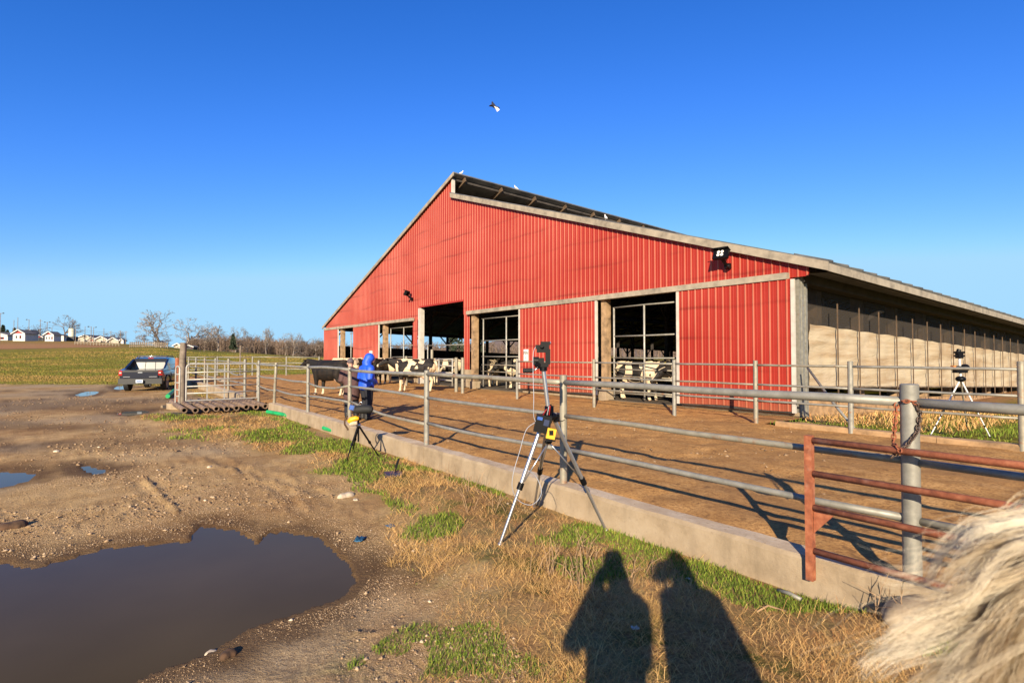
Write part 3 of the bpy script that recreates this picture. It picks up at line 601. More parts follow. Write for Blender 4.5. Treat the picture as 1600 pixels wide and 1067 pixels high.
# upright dead weed stalks in the verge
ws = MB()
for (px, py, k) in [(905, 880, 14), (870, 905, 12), (885, 925, 10), (760, 800, 10), (1010, 905, 7), (740, 770, 10), (1420, 960, 14), (1390, 975, 12), (690, 760, 8), (1230, 890, 5)]:
    c = on_z(px, py, -0.22)
    for i in range(k):
        bx_, by_ = c.x + random.gauss(0, 0.13), c.y + random.gauss(0, 0.13); z0 = gz1(bx_, by_); hh = random.uniform(0.10, 0.32); dx, dy = random.gauss(0, 0.09), random.gauss(0, 0.09)
        ws.tube([(bx_, by_, z0 - 0.02), (bx_ + dx * .4, by_ + dy * .4, z0 + hh * .6), (bx_ + dx, by_ + dy, z0 + hh)], [0.0035, 0.003, 0.0015], 4, False)
        if random.random() < 0.6:
            ws.tube([(bx_ + dx * .4, by_ + dy * .4, z0 + hh * .6), (bx_ + dx * .4 + random.gauss(0, .05), by_ + random.gauss(0, .05), z0 + hh * .85)], [0.002, 0.001], 3, False)
stuff(ws.build('dead_weed_stalks', 'weed_stem'))
# pasture tussocks, near edge of the field and the grass right of the barn
n = 150000; a = np.radians(RS.uniform(-49, -16, n)); r = 19 * np.exp(RS.uniform(0, 2.15, n)); x, y = r * np.sin(a), r * np.cos(a); k = poly_sd(x, y, YARD) > 0.3; x, y, r = x[k], y[k], r[k]; n = len(x)
t1 = np.clip(0.47 + (fbm(x * 0.10, y * 0.22, 81, 4) - 0.5) * 1.1 + RS.normal(0, 0.09, n), 0.16, 0.86)
blades('pasture_grass', x, y, RS.uniform(0.03, 0.085, n) * (1 + r / 160), RS.uniform(0.015, 0.035, n) * (r / 36), RS.uniform(0.3, 0.9, n), t1, mat='pasture_blade')
n = 26000; t = RS.uniform(-14, 5.4, n); d = 7.95 + RS.uniform(0, 1, n) ** 1.5 * 14; k = (t < 5.3) ; t, d = t[k], d[k]; n = len(t)
x = F0.x + U.x * t + V.x * d; y = F0.y + U.y * t + V.y * d; s = (t > 2.2) & (d > 9.3)
t1 = np.where(s & (RS.uniform(0, 1, n) < 0.85), RS.uniform(0.62, 1.0, n), RS.uniform(0.08, 0.46, n))
blades('grass_beside_barn', x, y, np.where(s, RS.uniform(0.08, 0.3, n), RS.uniform(0.05, 0.14, n)), RS.uniform(0.008, 0.02, n), np.where(s, RS.uniform(.4, .95, n), RS.uniform(0.2, 0.7, n)), t1)

# ------------------------------------------------------------------ barn (local: X along the front, Y into the barn, Z up)
W, XR, ZE, ZR = 37.2, -17.45, 3.98, 10.72                # width, ridge X, eave height, ridge height
barn = thing('cattle_barn', 'long red metal-sided cattle barn with open doorways and a high gable', 'barn', (PR.x, PR.y, 0), BARN_ANG)
def sh(p): return (p[0], p[1], p[2] - SLOPE * p[1])
def bpart(mb, name, mats, parent=barn, smooth=False, shear=True):
    if shear: mb.xf(sh)
    return mb.build(name, mats, parent, smooth)
ZT = 3.66                                                # top of the door track board
def ztop(x): return ZE + (ZR - ZE) * (x + W) / (XR + W) if x <= XR else 3.98 + (9.86 - 3.98) * (0.3 - x) / (0.3 - XR)
XA, XB = bx(657), bx(724)                                # tall middle doorway
ZD = at_y(724, 470, (PR + U * -XB).y).z
def zbot(x): return ZD if XA < x < XB else ZT - 0.04
RP = [(0, 0), (0.012, -0.022), (0.036, -0.022), (0.048, 0), (0.1, 0), (0.106, -0.006), (0.122, -0.006), (0.128, 0), (0.2286, 0)]
def sheet(x0, x1, zb, zt, y=0.0):
    """ribbed steel sheet from x0 to x1"""
    mb = MB(); xs = []; x = x0
    k0 = math.floor(x0 / 0.2286) * 0.2286
    while k0 < x1:
        for (a, b) in RP[:-1]:
            if x0 - 1e-6 <= k0 + a <= x1: xs.append((k0 + a, b, a))
        k0 += 0.2286
    if not xs or xs[0][0] > x0 + 1e-4: xs = [(x0, 0, .2)] + xs
    if xs[-1][0] < x1 - 1e-4: xs.append((x1, 0, .2))
    vs = []
    for (a, b, _) in xs: vs += [(a, y + b, zb(a)), (a, y + b, zt(a))]
    for i in range(len(xs) - 1):
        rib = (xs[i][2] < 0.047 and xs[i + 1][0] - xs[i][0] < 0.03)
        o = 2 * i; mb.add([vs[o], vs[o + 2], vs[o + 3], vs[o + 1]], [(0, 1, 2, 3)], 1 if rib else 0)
    return mb
edges = sorted(set([-W + i * 0.9144 for i in range(int(W / 0.9144) + 2) if -W + i * 0.9144 < 0.29] + [XA, XB, XR, 0.3]))
edges = [e for i, e in enumerate(edges) if i == 0 or e - edges[i - 1] > 0.05]
for a, b in zip(edges[:-1], edges[1:]):
    m = (a + b) / 2; zb = zbot(m)
    sheet(a, b, (lambda x, zb=zb: zb), (lambda x, m=m: ztop(min(x, XR - 1e-4) if m < XR else max(x, XR + 1e-4)))).build('siding_panel', ['barn_red', 'barn_red_rib'], barn)
# strips of siding that carry down beside the tall doorway
for (a, b) in ((bx(645), bx(652.5)), (bx(725), bx(734))):
    sheet(a, b, lambda x: 0.9, lambda x: ZT - 0.045, -0.002).build('siding_panel', ['barn_red', 'barn_red_rib'], barn)
    MB().box((a, -0.06, 0.05), (b, 0.1, 0.9)).build('post_base', 'concrete', barn)
# door track boards
bpart(MB().box((-W - 0.02, -0.19, ZT - 0.09), (bx(648), -0.03, ZT + 0.08)), 'door_track', 'trim_wood')
bpart(MB().box((bx(733), -0.19, ZT - 0.09), (bx(1236), -0.03, ZT + 0.08)), 'door_track', 'trim_wood')
bpart(MB().box((XA - .02, -0.05, ZD - 0.03), (XB + .02, -0.024, ZD + 0.05)), 'lintel', 'barn_red')
# sliding doors: frame and sheets of their own
def door(p0, p1, zb, edge_l=True, edge_r=True, tilt=0.0):
    a, b = bx(p0), bx(p1); d = link('sliding_door', None, barn); d.location = (0, 0, 0)
    n = max(1, round((b - a) / 0.9144)); st = (b - a) / n
    for i in range(n): sheet(a + i * st, a + (i + 1) * st, lambda x: zb + 0.02 * math.sin(x * 2.3), lambda x: ZT - 0.08, -0.14).build('siding_panel', ['barn_red', 'barn_red_rib'], d)
    for za, zz in ((zb - .05, zb + .05), (1.8, 1.9), (ZT - .25, ZT - .12)): MB().box((a, -0.131, za), (b, -0.075, zz)).build('door_rail', 'dark_wood', d)
    for e, on in ((a, edge_l), (b, edge_r)):
        if on: MB().bar((e + tilt, -0.135, zb - 0.04), (e, -0.135, ZT - 0.1), 0.09, 0.07, (0, 1, 0)).build('door_edge', 'trim_white', d)
    return d
door(509, 531, 0.35, False, True, 0.10); door(555, 595, 0.35, False, True); door(816, 936, 0.22, True, True); door(1064, 1244, 0.16, True, True)
# timber and white posts of the front
for p, w, m, zt in ((533.5, .40, 'post_wood', ZT), (600, .34, 'post_wood', ZT), (655.5, .30, 'trim_white', ZD), (739.5, .28, 'post_wood', ZT), (944, .24, 'post_wood', ZT)):
    c = bx(p); mb = MB(); mb.box((c - w / 2, -0.02, 0.0), (c + w / 2, 0.22, zt - 0.05)); mb.build('door_post', m, barn)
    MB().box((c - w / 2 - .06, -0.09, -0.1), (c + w / 2 + .06, 0.3, 0.35)).build('post_base', 'concrete', barn) if m == 'post_wood' else None
MB().box((-W, 0.05, -0.1), (bx(536), 0.25, 0.35)).build('footing', 'concrete', barn); MB().box((bx(555), 0.05, -0.1), (bx(597), 0.25, 0.35)).build('footing', 'concrete', barn)
MB().box((bx(816), 0.02, -0.1), (bx(936), 0.22, 0.2)).build('footing', 'concrete', barn); MB().box((bx(1064), 0.02, -0.1), (0, 0.22, 0.12)).build('footing', 'concrete', barn)
# corner column of galvanised sheet, white door edge
mb = MB()
for k in range(4): mb.box((-0.16 + 0.0, 0.10 + k * 0.10, 0.0), (0.0 + (0.02 if k % 2 else 0.0), 0.10 + (k + 1) * 0.10, ZE - 0.25))
bpart(mb, 'corner_column', 'galvanised')
# ---- roofs
YF, YB = -0.12, BARN_L + 0.4
def slab(xa, za, xb, zb, th, name, mat, y0=YF, y1=YB, ribs=False):
    n = Vector((-(zb - za), 0, xb - xa)).normalized() * th
    mb = MB(); P = [(xa, za), (xb, zb), (xb + n.x, zb + n.z), (xa + n.x, za + n.z)]
    mb.add([(x, y0, z) for x, z in P] + [(x, y1, z) for x, z in P], [(0, 1, 2, 3), (7, 6, 5, 4), (0, 4, 5, 1), (1, 5, 6, 2), (2, 6, 7, 3), (3, 7, 4, 0)])
    return mb
OV = 0.75                                                 # eave overhang
sl = (ZR - ZE) / (XR + W); sr = (9.86 - 3.98) / (0.3 - XR)
roofl = bpart(slab(-W - 0.5, ZE - 0.5 * sl + .04, XR + 0.35, ZR + 0.35 * sl + .04, 0.07, '', ''), 'roof', 'roof_metal'); roofr = bpart(slab(XR - 0.1, 9.86 + 0.1 * sr + .04, 0.3 + OV - .25, 3.98 - (OV - .25) * sr + .04, 0.07, '', ''), 'roof', 'roof_metal')
# ridge ribs of the steel roof showing along the right eave
mb = MB(); xe = 0.3 + OV - .25; ze = 3.98 - (OV - .25) * sr + .115
for k in range(70): mb.box((xe - 0.9, k * 0.9 + 0.05, ze - .01), (xe + 0.03, k * 0.9 + 0.13, ze + 0.035))
def tilt(p): return (p[0], p[1], p[2] - (p[0] - xe) * sr)
mb.xf(tilt); bpart(mb, 'roof_rib', 'roof_metal', roofr)
# fascia of the right eave and the rake boards
bpart(MB().box((xe - 0.02, YF, ze - 0.27), (xe + 0.03, YB, ze - 0.075)), 'fascia', 'trim_wood', roofr)
mb = MB(); mb.add([(XR + .02, -0.17, 9.70), (xe + .03, -0.17, ze - .26), (xe + .03, -0.17, ze - .04), (XR + .02, -0.17, 9.92), (XR + .02, -0.122, 9.70), (xe + .03, -0.122, ze - .26), (xe + .03, -0.122, ze - .04), (XR + .02, -0.122, 9.92)],
    [(0,1,2,3),(7,6,5,4),(0,4,5,1),(1,5,6,2),(2,6,7,3),(3,7,4,0)]); bpart(mb, 'rake_board', 'trim_wood', roofr)
zl = lambda x: ZE + (x + W) * sl
mb = MB(); xa, xb = -W - 0.5, XR + 0.35
mb.add([(xa, -0.17, zl(xa) - .10), (xb, -0.17, zl(xb) - .10), (xb, -0.17, zl(xb) + .09), (xa, -0.17, zl(xa) + .09), (xa, -0.122, zl(xa) - .10), (xb, -0.122, zl(xb) - .10), (xb, -0.122, zl(xb) + .09), (xa, -0.122, zl(xa) + .09)],
    [(0,1,2,3),(7,6,5,4),(0,4,5,1),(1,5,6,2),(2,6,7,3),(3,7,4,0)]); bpart(mb, 'rake_board', 'trim_wood', roofl)
bpart(MB().box((XR - .02, -0.06, 9.8), (XR + 0.09, 0.1, ZR - .05)), 'vent_trim', 'trim_white')
# gable soffit strip under the right overhang
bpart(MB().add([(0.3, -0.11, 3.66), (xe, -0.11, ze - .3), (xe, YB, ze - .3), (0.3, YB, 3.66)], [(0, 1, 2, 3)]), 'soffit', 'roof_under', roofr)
# roof framing: rafters and purlins seen in the ridge slot and through the doorways
for k in range(0, 26):
    y = 0.6 + k * 2.35
    bpart(MB().bar((-W, y, zl(-W) - .1), (XR + .3, y, zl(XR + .3) - .1), 0.07, 0.22), 'rafter', 'batten_brown', roofl)
    if k < 12: bpart(MB().bar((XR, y, 9.78), (0.2, y, 3.88), 0.09, 0.2), 'rafter', 'dark_wood', roofr)
for k in range(1, 12):
    x = XR + .2 - k * 1.6 + 1.4
    bpart(MB().box((x - .04, 0, zl(x) - .10), (x + .04, YB - .5, zl(x) + .02)), 'purlin', 'dark_wood', roofl)
bpart(MB().box((XR - .08, .2, 9.66), (XR + .06, YB - .5, 9.84)), 'ridge_beam', 'batten_brown', roofr)
# ---- inside: posts with Y-braces, floor, rear wall
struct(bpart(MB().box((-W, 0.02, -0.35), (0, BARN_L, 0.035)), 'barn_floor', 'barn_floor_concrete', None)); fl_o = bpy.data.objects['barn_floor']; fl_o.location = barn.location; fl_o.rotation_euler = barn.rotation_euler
for X0 in (-6.6, -12.6, -24.2, -30.6):
    for k in range(1, 11):
        y = 0.6 + k * 5.25; top = min(ztop(X0) - 0.2, 5.2)
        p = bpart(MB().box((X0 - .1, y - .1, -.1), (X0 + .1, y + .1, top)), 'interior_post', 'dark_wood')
        mb = MB().bar((X0, y + .1, top - 1.1), (X0, y + 1.0, top - .05), .1, .1).bar((X0, y - .1, top - 1.1), (X0, y - 1.0, top - .05), .1, .1); bpart(mb, 'knee_brace', 'dark_wood', p)
    bpart(MB().box((X0 - .1, .3, min(ztop(X0) - 0.2, 5.2)), (X0 + .1, YB - 1, min(ztop(X0) - 0.2, 5.2) + .28)), 'girder', 'dark_wood')
# open far (left) side with posts, knee braces and a rolled-down curtain
for k in range(0, 18):
    y = 0.6 + k * 3.5
    p = bpart(MB().box((-W + .02, y - .09, -.1), (-W + .2, y + .09, ZE - .3)), 'side_post', 'dark_wood')
    bpart(MB().bar((-W + .1, y, 2.9), (-W + .1, y + .75, 3.65), .09, .09).bar((-W + .1, y, 2.9), (-W + .1, y - .75, 3.65), .09, .09), 'knee_brace', 'dark_wood', p)
bpart(MB().box((-W - .05, 0.2, -.1), (-W + .0, YB - .5, 2.4)), 'rolled_curtain', 'dark_wood'); bpart(MB().box((-W - .02, 0.2, 3.6), (-W + .2, YB - .5, 3.9)), 'side_girder', 'dark_wood')
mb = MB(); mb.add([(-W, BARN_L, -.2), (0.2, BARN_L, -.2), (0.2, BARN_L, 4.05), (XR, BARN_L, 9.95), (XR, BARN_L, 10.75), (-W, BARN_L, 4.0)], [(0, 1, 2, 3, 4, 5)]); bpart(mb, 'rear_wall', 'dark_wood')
# ceiling lamps: long pale strips
for (x, y, z) in ((-15.6, 6, 5.0), (-14.0, 6.2, 5.0), (-6.9, 12, 3.9), (-5.4, 13, 3.9)): bpart(MB().box((x - .65, y - .06, z), (x + .65, y + .06, z + .07)), 'lamp_strip', 'sign_white')
# ---- right side: knee wall, curtain, screen, posts
bpart(MB().box((-0.2, 0.52, -.6), (0.0, YB - .5, .42)), 'knee_wall', 'dirty_concrete')
nx_, nz_ = 520, 14; ys_ = np.linspace(0.52, BARN_L, nx_); zs_ = np.linspace(0.80, 2.44, nz_); YY, ZZ = np.meshgrid(ys_, zs_)
fold = (fbm(YY * 0.5 + ZZ * 0.4, ZZ * 3.1 - YY * 0.25, 91, 4) - 0.5) * 0.24 + 0.02 * np.sin(YY * 2 * math.pi / 1.43); i = np.arange(nx_ * nz_).reshape(nz_, nx_)
ZZ2 = ZZ + np.where(ZZ > 2.3, 0.012 * np.cos(YY * 2 * math.pi / 1.43) + 0.02 * (vnoise(YY * 0.7, ZZ * 0, 4) - .5), 0)
link('curtain', np_mesh('curtain', np.stack([0.015 + np.minimum(np.abs(fold), .13) * 0.75, YY, ZZ2 - SLOPE * YY], -1).reshape(-1, 3), np.stack([i[:-1, :-1], i[:-1, 1:], i[1:, 1:], i[1:, :-1]], -1).reshape(-1, 4), 'curtain_fabric', True), barn)
bpart(MB().add([(-.30, .50, 2.30), (-.30, YB - .5, 2.30), (-.30, YB - .5, 3.66), (-.30, .50, 3.66)], [(0, 1, 2, 3)]), 'screen', 'screen_mesh')
bpart(MB().tube([(0.05, .72, .79), (0.05, BARN_L - .1, .79)], .03, 6), 'curtain_pipe', 'mid_wood')
for k in range(43):
    y = 2.0 + k * 1.43; bpart(MB().box((0.115, y - .017, .35), (0.14, y + .017, 3.1)), 'batten', 'batten_brown')
    if k % 2 == 0: bpart(MB().box((-.62, y - .16, -.3), (-.36, y + .16, 3.65)), 'wall_post', 'post_wood')
bpart(MB().box((-.35, .3, 3.5), (0.05, YB - .5, 3.95)), 'eave_girder', 'dark_wood')
# diagonal pipe brace at the corner
bpart(MB().tube([(0.35, -0.25, 1.28), (1.35, -1.15, 0.45), (1.9, -1.55, 0.0)], .03, 7), 'corner_brace', 'galvanised', smooth=True)
BW = Matrix.Translation(barn.location) @ Matrix.Rotation(BARN_ANG, 4, 'Z')
def bw(x, y, z): return BW @ Vector((x, y, z - SLOPE * max(y, 0)))

# floodlights bolted to the gable
def floodlight(px, py, s, yaw, label, four):
    x = bx(px); dep = (PR + U * -x).y; z = at_y(px, py, dep).z
    f = thing('floodlight', label, 'floodlight', bw(x, -0.05, z), BARN_ANG, 'floodlights on the barn gable'); q = Matrix.Rotation(yaw, 4, 'Z') @ Matrix.Rotation(R(-24), 4, 'X')
    MB().cbox((0, -.04 * s, -.32 * s), (.16 * s, .12 * s, .16 * s)).build('wall_box', 'black_plastic', f)
    MB().bar((0, -.1 * s, -.3 * s), (0, -.36 * s, -.10 * s), .07 * s, .07 * s).bar((.0, -.1 * s, -.38 * s), (.14 * s, -.22 * s, -.34 * s), .05 * s, .05 * s).build('bracket', 'black_plastic', f)
    T = Matrix.Translation((0, -.42 * s, .02 * s)) @ q
    MB().cbox((0, .05 * s, 0), (.46 * s, .10 * s, .30 * s), 0, T).cbox((0, -.005, .14 * s), (.5 * s, .22 * s, .02), 0, T).build('lamp_housing', 'black_plastic', f)
    for k in range(6): MB().cbox((-.18 * s + k * .072 * s, .12 * s, 0), (.015 * s, .06 * s, .26 * s), 0, T).build('cooling_fin', 'black_plastic', f)
    if four:
        for i in (-1, 1):
            for j in (-1, 1): MB().disc(T @ Vector((i * .055 * s, -.01, j * .05 * s)), T.to_3x3() @ Vector((0, -1, 0)), .046 * s, .012).build('lens', 'led_white', f)
    else: MB().cbox((0, -.005, 0), (.4 * s, .012, .22 * s), 0, T).build('lens', 'truck_glass', f)
floodlight(1141, 400, 0.95, R(8), 'black four-lamp floodlight high at the right end of the red gable', True)
floodlight(645, 459, 0.95, R(-55), 'small dark floodlight over the tall middle doorway, tilted to the left', False)

# sign on the door
xs_ = bx(827); sg = thing('pen_sign', 'small white sign lettered PEN on the red sliding door', 'sign', bw(xs_, -0.175, 1.35), BARN_ANG)
MB().box((-.16, -.006, 0), (.16, .004, .5)).build('sign_plate', 'sign_white', sg)
def text(s, size, loc, parent, mat, name='lettering', rot=(R(90), 0, 0)):
    cu = bpy.data.curves.new(name, 'FONT'); cu.body = s; cu.size = size; cu.align_x = 'CENTER'; cu.extrude = 0.002; cu.resolution_u = 2
    o = bpy.data.objects.new('tmp', cu); COL.objects.link(o); bpy.context.view_layer.update(); dg = bpy.context.evaluated_depsgraph_get()
    me = bpy.data.meshes.new_from_object(o.evaluated_get(dg)); bpy.data.objects.remove(o); me.materials.clear(); me.materials.append(M[mat])
    o = link(name, me, parent); o.location = loc; o.rotation_euler = rot; return o
text('PEN', 0.17, (0, -.010, .29), sg, 'sign_black'); text('1.', 0.13, (0, -.010, .1), sg, 'sign_black')
xs_ = bx(583.5); pw = tag(MB().box((-.22, -.2, 1.0), (.22, -.16, 1.9)).build('wall_notice', 'sign_white'), 'blank pale notice board on the left red sliding door', 'notice'); pw.location = bw(xs_, 0, 0); pw.rotation_euler = (0, 0, BARN_ANG)

# ------------------------------------------------------------------ kerbs
def local_frame(o): o.location = F0; o.rotation_euler = (0, 0, math.atan2(U.y, U.x)); return o      # local X = along U, local Y = -V
def kerb(label, t0, t1, d, w, zb, zt, step, name='concrete_kerb', mat='concrete'):
    k = local_frame(thing(name, label, 'curb')); t = t0; i = 0
    while t < t1 - 0.2:
        e = min(t + step, t1); mb = MB(); n = 12; rnd = random.Random(i * 7 + int(t0 * 10)); off = rnd.uniform(-.012, .012); o = 0
        prof = [(-w / 2, zb), (-w / 2 + .01, zt - .03), (-w / 2 + .035, zt), (w / 2 - .035, zt + .004), (w / 2 - .005, zt - .03), (w / 2, zb)]
        for j in range(n + 1):
            x = t + .004 + (e - t - .008) * j / n
            for (a, b) in prof: mb.v.append((x, -(d + a + off) + rnd.uniform(-.006, .006), b + (rnd.uniform(-.010, .006) if b > zb else 0)))
        m = len(prof)
        for j in range(n):
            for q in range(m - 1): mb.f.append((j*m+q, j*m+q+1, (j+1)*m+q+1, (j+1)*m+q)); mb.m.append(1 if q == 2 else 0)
        mb.f.append(tuple(range(m))[::-1]); mb.f.append(tuple(n*m + q for q in range(m))); mb.m += [0, 0]
        mb.build('kerb_block', [mat, 'concrete_pale' if mat == 'concrete' else mat], k); t = e; i += 1
    return k
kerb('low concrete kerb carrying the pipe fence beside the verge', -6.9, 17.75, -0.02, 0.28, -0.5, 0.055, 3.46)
kerb('low concrete kerb on the far edge of the yard, right of the red doors', -16, 5.0, 7.8, 0.26, -0.4, 0.11, 3.6, mat='dirty_concrete')
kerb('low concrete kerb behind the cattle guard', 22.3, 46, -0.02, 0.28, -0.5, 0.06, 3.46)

# ------------------------------------------------------------------ pipe fences
def fence(label, posts, rails, d=0.0, group=None, zb=0.03, pr=0.055, mat='galvanised', lean=None, sag=None, name='pipe_fence', thick=None):
    """posts: list of (t, top z); rails: (z, radius); sag maps (bay, rail) to a dip"""
    f = local_frame(thing(name, label, 'fence', group=group)); sag = sag or {}; lean = lean or {}
    for i, (t, zt) in enumerate(posts):
        lx = lean.get(i, 0.0); p_r = (thick or {}).get(i, pr)
        mb = MB().tube([(t + lx, -d, zb - .25), (t + lx * .5, -d, (zb + zt) / 2), (t, -d, zt - .006), (t, -d, zt)], [p_r, p_r, p_r, p_r * .86], 12); mb.build('post', 'galvanised_worn' if i % 2 else mat, f, 40)
    for i in range(len(posts) - 1):
        for j, (z, r) in enumerate(rails):
            a, b = posts[i][0], posts[i + 1][0]; s = sag.get((i, j), (0, 0, 0))
            pts = [(a + (b - a) * q, -d - (0 if j else .0), z + s[0] * (1 - q) + s[2] * q + (s[1] if 0 < q < 1 else 0) * math.sin(math.pi * q) + random.uniform(-.006, .006)) for q in (0, .17, .33, .5, .67, .83, 1)]
            MB().tube(pts, r, 9).build('rail', mat if (i + j) % 3 else 'galvanised_worn', f, True)
    return f
T880, T667, T547, T482, T432, T405 = [fence_t(p) for p in (880, 667, 547, 482, 432, 405)]
P3 = 1.37
near = fence('near galvanised pipe fence on the kerb, nearest the camera', [(-6.9, P3), (-3.46, P3), (0, 1.40), (T880, 1.36), (T667, 1.34), (T547, 1.33), (T482, 1.36), (T432, 1.36), (T405, 1.42)],
             [(1.27, .035), (0.86, .027), (0.46, .027)], pr=.046, thick={2: .058}, lean={7: 0.25},
             sag={(3, 2): (0, -.03, -.03), (4, 2): (-.06, -.06, .10), (4, 1): (0, .02, .03), (5, 1): (0.05, -.1, -.02), (5, 2): (.07, .02, .02), (6, 1): (0.0, -.02, .0), (6, 2): (.03, -.05, .03), (7, 1): (0, -.03, 0), (7, 2): (0, -.04, .05), (4, 0): (0, -.02, 0), (5, 0): (0, .03, 0)})
fence('pipe fence in front of the red sliding doors', [(fence_t(p, 7.72), 1.48) for p in (808, 928, 1053, 1180, 1328)] + [(fence_t(1328, 7.72) - 2.6 * k, 1.5) for k in (1, 2, 3, 4, 5)],
      [(1.37, .026), (0.92, .024), (0.55, .024)], d=7.72, pr=.052)
fence('pipe fence leading away past the cattle guard', [(22.2 + 3.5 * k, 1.45) for k in range(8)], [(1.33, .03), (0.88, .028), (0.48, .028)], pr=.055,
      sag={(0, 0): (0, -.03, 0), (0, 1): (0, -.1, 0), (1, 2): (0, -.12, 0), (2, 1): (0, .06, 0)})
# fence across the far end of the yard
fe = thing('pipe_fence', 'pipe fence across the far left end of the yard by the pasture', 'fence')
A_, B_ = fl(46.9, 0.3), fl(43.6, 9.6); N_ = 4
for k in range(N_ + 1):
    p = A_.lerp(B_, k / N_); MB().tube([(p.x, p.y, -.1), (p.x, p.y, 1.52)], .06, 10).build('post', 'galvanised', fe, 40)
for z in (1.46, 1.0, .5):
    for k in range(N_):
        a, b = A_.lerp(B_, k / N_), A_.lerp(B_, (k + 1) / N_); MB().tube([(a.x, a.y, z), ((a.x + b.x) / 2, (a.y + b.y) / 2, z + random.uniform(-.04, .02)), (b.x, b.y, z)], .034, 8).build('rail', 'galvanised', fe, True)

# ------------------------------------------------------------------ rusty gate and chain
g = local_frame(thing('rusty_gate', 'rust-brown pipe gate chained to the thick fence post', 'gate')); gd = 0.20
tg = fence_t(1262, -gd)
MB().bar((tg, gd, -.10), (tg, gd, .99), .052, .052, (0, 1, 0)).build('end_post', 'rust', g)
for z in (.955, .705, .45, .125): MB().tube([(tg - .03, gd, z), (tg - 1.6, gd, z + random.uniform(-.006, .006)), (tg - 4.2, gd, z)], .025, 10).build('rail', 'rust', g, True)
MB().bar((tg - 4.2, gd, -.1), (tg - 4.2, gd, .99), .062, .062, (0, 1, 0)).build('end_post', 'rust', g)
MB().add([(tg - .03, gd - .006, .42), (tg - .17, gd - .006, .42), (tg - .03, gd - .006, .26), (tg - .03, gd + .006, .42), (tg - .17, gd + .006, .42), (tg - .03, gd + .006, .26)], [(0, 1, 2), (5, 4, 3), (0, 3, 4, 1), (1, 4, 5, 2), (2, 5, 3, 0)]).build('gusset', 'rust', g)
ch = thing('chain', 'rusty chain looped round the thick fence post and the gate rail', 'chain')
def links(pts, r=.017, w=.005, mat='chain_metal'):
    P = [Vector(p) for p in pts]; L = [0]
    for a, b in zip(P[:-1], P[1:]): L.append(L[-1] + (b - a).length)
    n = int(L[-1] / (r * 1.55))
    def pos(s):
        for i in range(len(P) - 1):
            if s <= L[i + 1] or i == len(P) - 2: return P[i].lerp(P[i + 1], (s - L[i]) / max(1e-6, L[i + 1] - L[i]))
    for k in range(n):
        a, b = pos(L[-1] * k / n), pos(L[-1] * (k + 1) / n); t = (b - a).normalized(); c = (a + b) / 2; q = t.cross(Vector((.3, .5, .8))).normalized()
        if k % 2: q = t.cross(q)
        pts2 = [c + t * math.cos(w_) * r * 1.25 + q * math.sin(w_) * r * .8 for w_ in [2 * math.pi * j / 8 for j in range(9)]]
        MB().tube(pts2, w, 5, False).build('chain_link', mat, ch, True)
pc = fl(0); e1, e2 = U * 1, V * 1
def pp(u, v, z): return pc + U * u + V * v + Vector((0, 0, z))
links([pp(.068, -.03, 1.26), pp(.075, -.05, 1.1), pp(.08, -.08, .97), pp(.02, -.20, .99), pp(-.02, -.24, .955)], mat='rust')
links([pp(-.05, -.05, 1.27), pp(-.066, -.02, 1.2), pp(-.06, -.05, 1.08), pp(-.01, -.10, .98), pp(.03, -.16, .93), pp(.05, -.19, .90)])
links([pp(.07, -.0, 1.27), pp(.0, -.075, 1.285), pp(-.06, -.03, 1.27)], mat='rust')
# concrete footing block under the gate end
o = blob(MB().ball((0, 0, 0), (.22, .16, .12), 14).ball((.12, .06, .03), (.12, .14, .11), 10).ball((-.12, -.05, .0), (.13, .1, .1), 10), 'footing_lump', 'concrete', .03, 3); o = tag(link('concrete_lump', o), 'rounded concrete lump at the kerb end under the rusty gate', 'concrete'); p_ = on_z(1432, 985, -.2); o.location = (p_.x, p_.y, gz1(p_.x, p_.y) + .06)

# ------------------------------------------------------------------ cattle guard and its gates
cg = local_frame(thing('cattle_guard', 'row of brown pipes over a pit forming a cattle guard', 'cattle guard'))
for k in range(10):
    d = 0.15 - k * 0.29; t0, t1 = 18.15 + (.0 if k < 9 else .1), 22.1; r = .085; mb = MB(); z = -.10 + random.uniform(-.012, .012); n = 14
    sk = .0
    o_ = mb.v
    for (t, rr_) in ((t0, r), (t1, r), (t1, r * .72), (t0, r * .72)):
        for j in range(n): mb.v.append((t, -d + rr_ * math.cos(2*math.pi*j/n), z + rr_ * math.sin(2*math.pi*j/n)))
    for i in range(4):
        for j in range(n): mb.f.append((i*n+j, i*n+(j+1)%n, ((i+1)%4)*n+(j+1)%n, ((i+1)%4)*n+j)); mb.m.append(0)
    mb.build('pipe', 'pipe_brown', cg, 50)
for t in (18.6, 21.8): MB().box((t - .1, -.35, -.34), (t + .1, 2.75, -.19)).build('support_beam', 'dark_wood', cg)
MB().box((18.35, -.4, -.9), (18.4, 2.8, -.3)).box((21.95, -.4, -.9), (22.0, 2.8, -.2)).build('pit_wall', 'concrete', cg)
wp = on_z(283.5, 634, -.2)
tp = tag(MB().tube([(0, 0, -.5), (.0, .01, .9), (.03, .02, 2.05)], [.125, .12, .10], 12).build('gate_post', 'grey_wood', None, 40), 'tall weathered wooden gate post left of the cattle guard', 'post'); tp.location = (wp.x, wp.y, 0)
MB().tube([(0, 0, -.42), (0, 0, -.06)], .55, 16).build('post_footing', 'concrete', tp, 40).location = (.1, 0, -.02)
rp = tag(MB().tube([(0, 0, -.4), (0, .0, 1.5)], [.09, .08], 9).build('short_post', 'rust', None, 40), 'short rust-stained post just behind the small silver gate', 'post'); q_ = at_y(277, 600, wp.y + 1.2); rp.location = (q_.x, q_.y, 0)
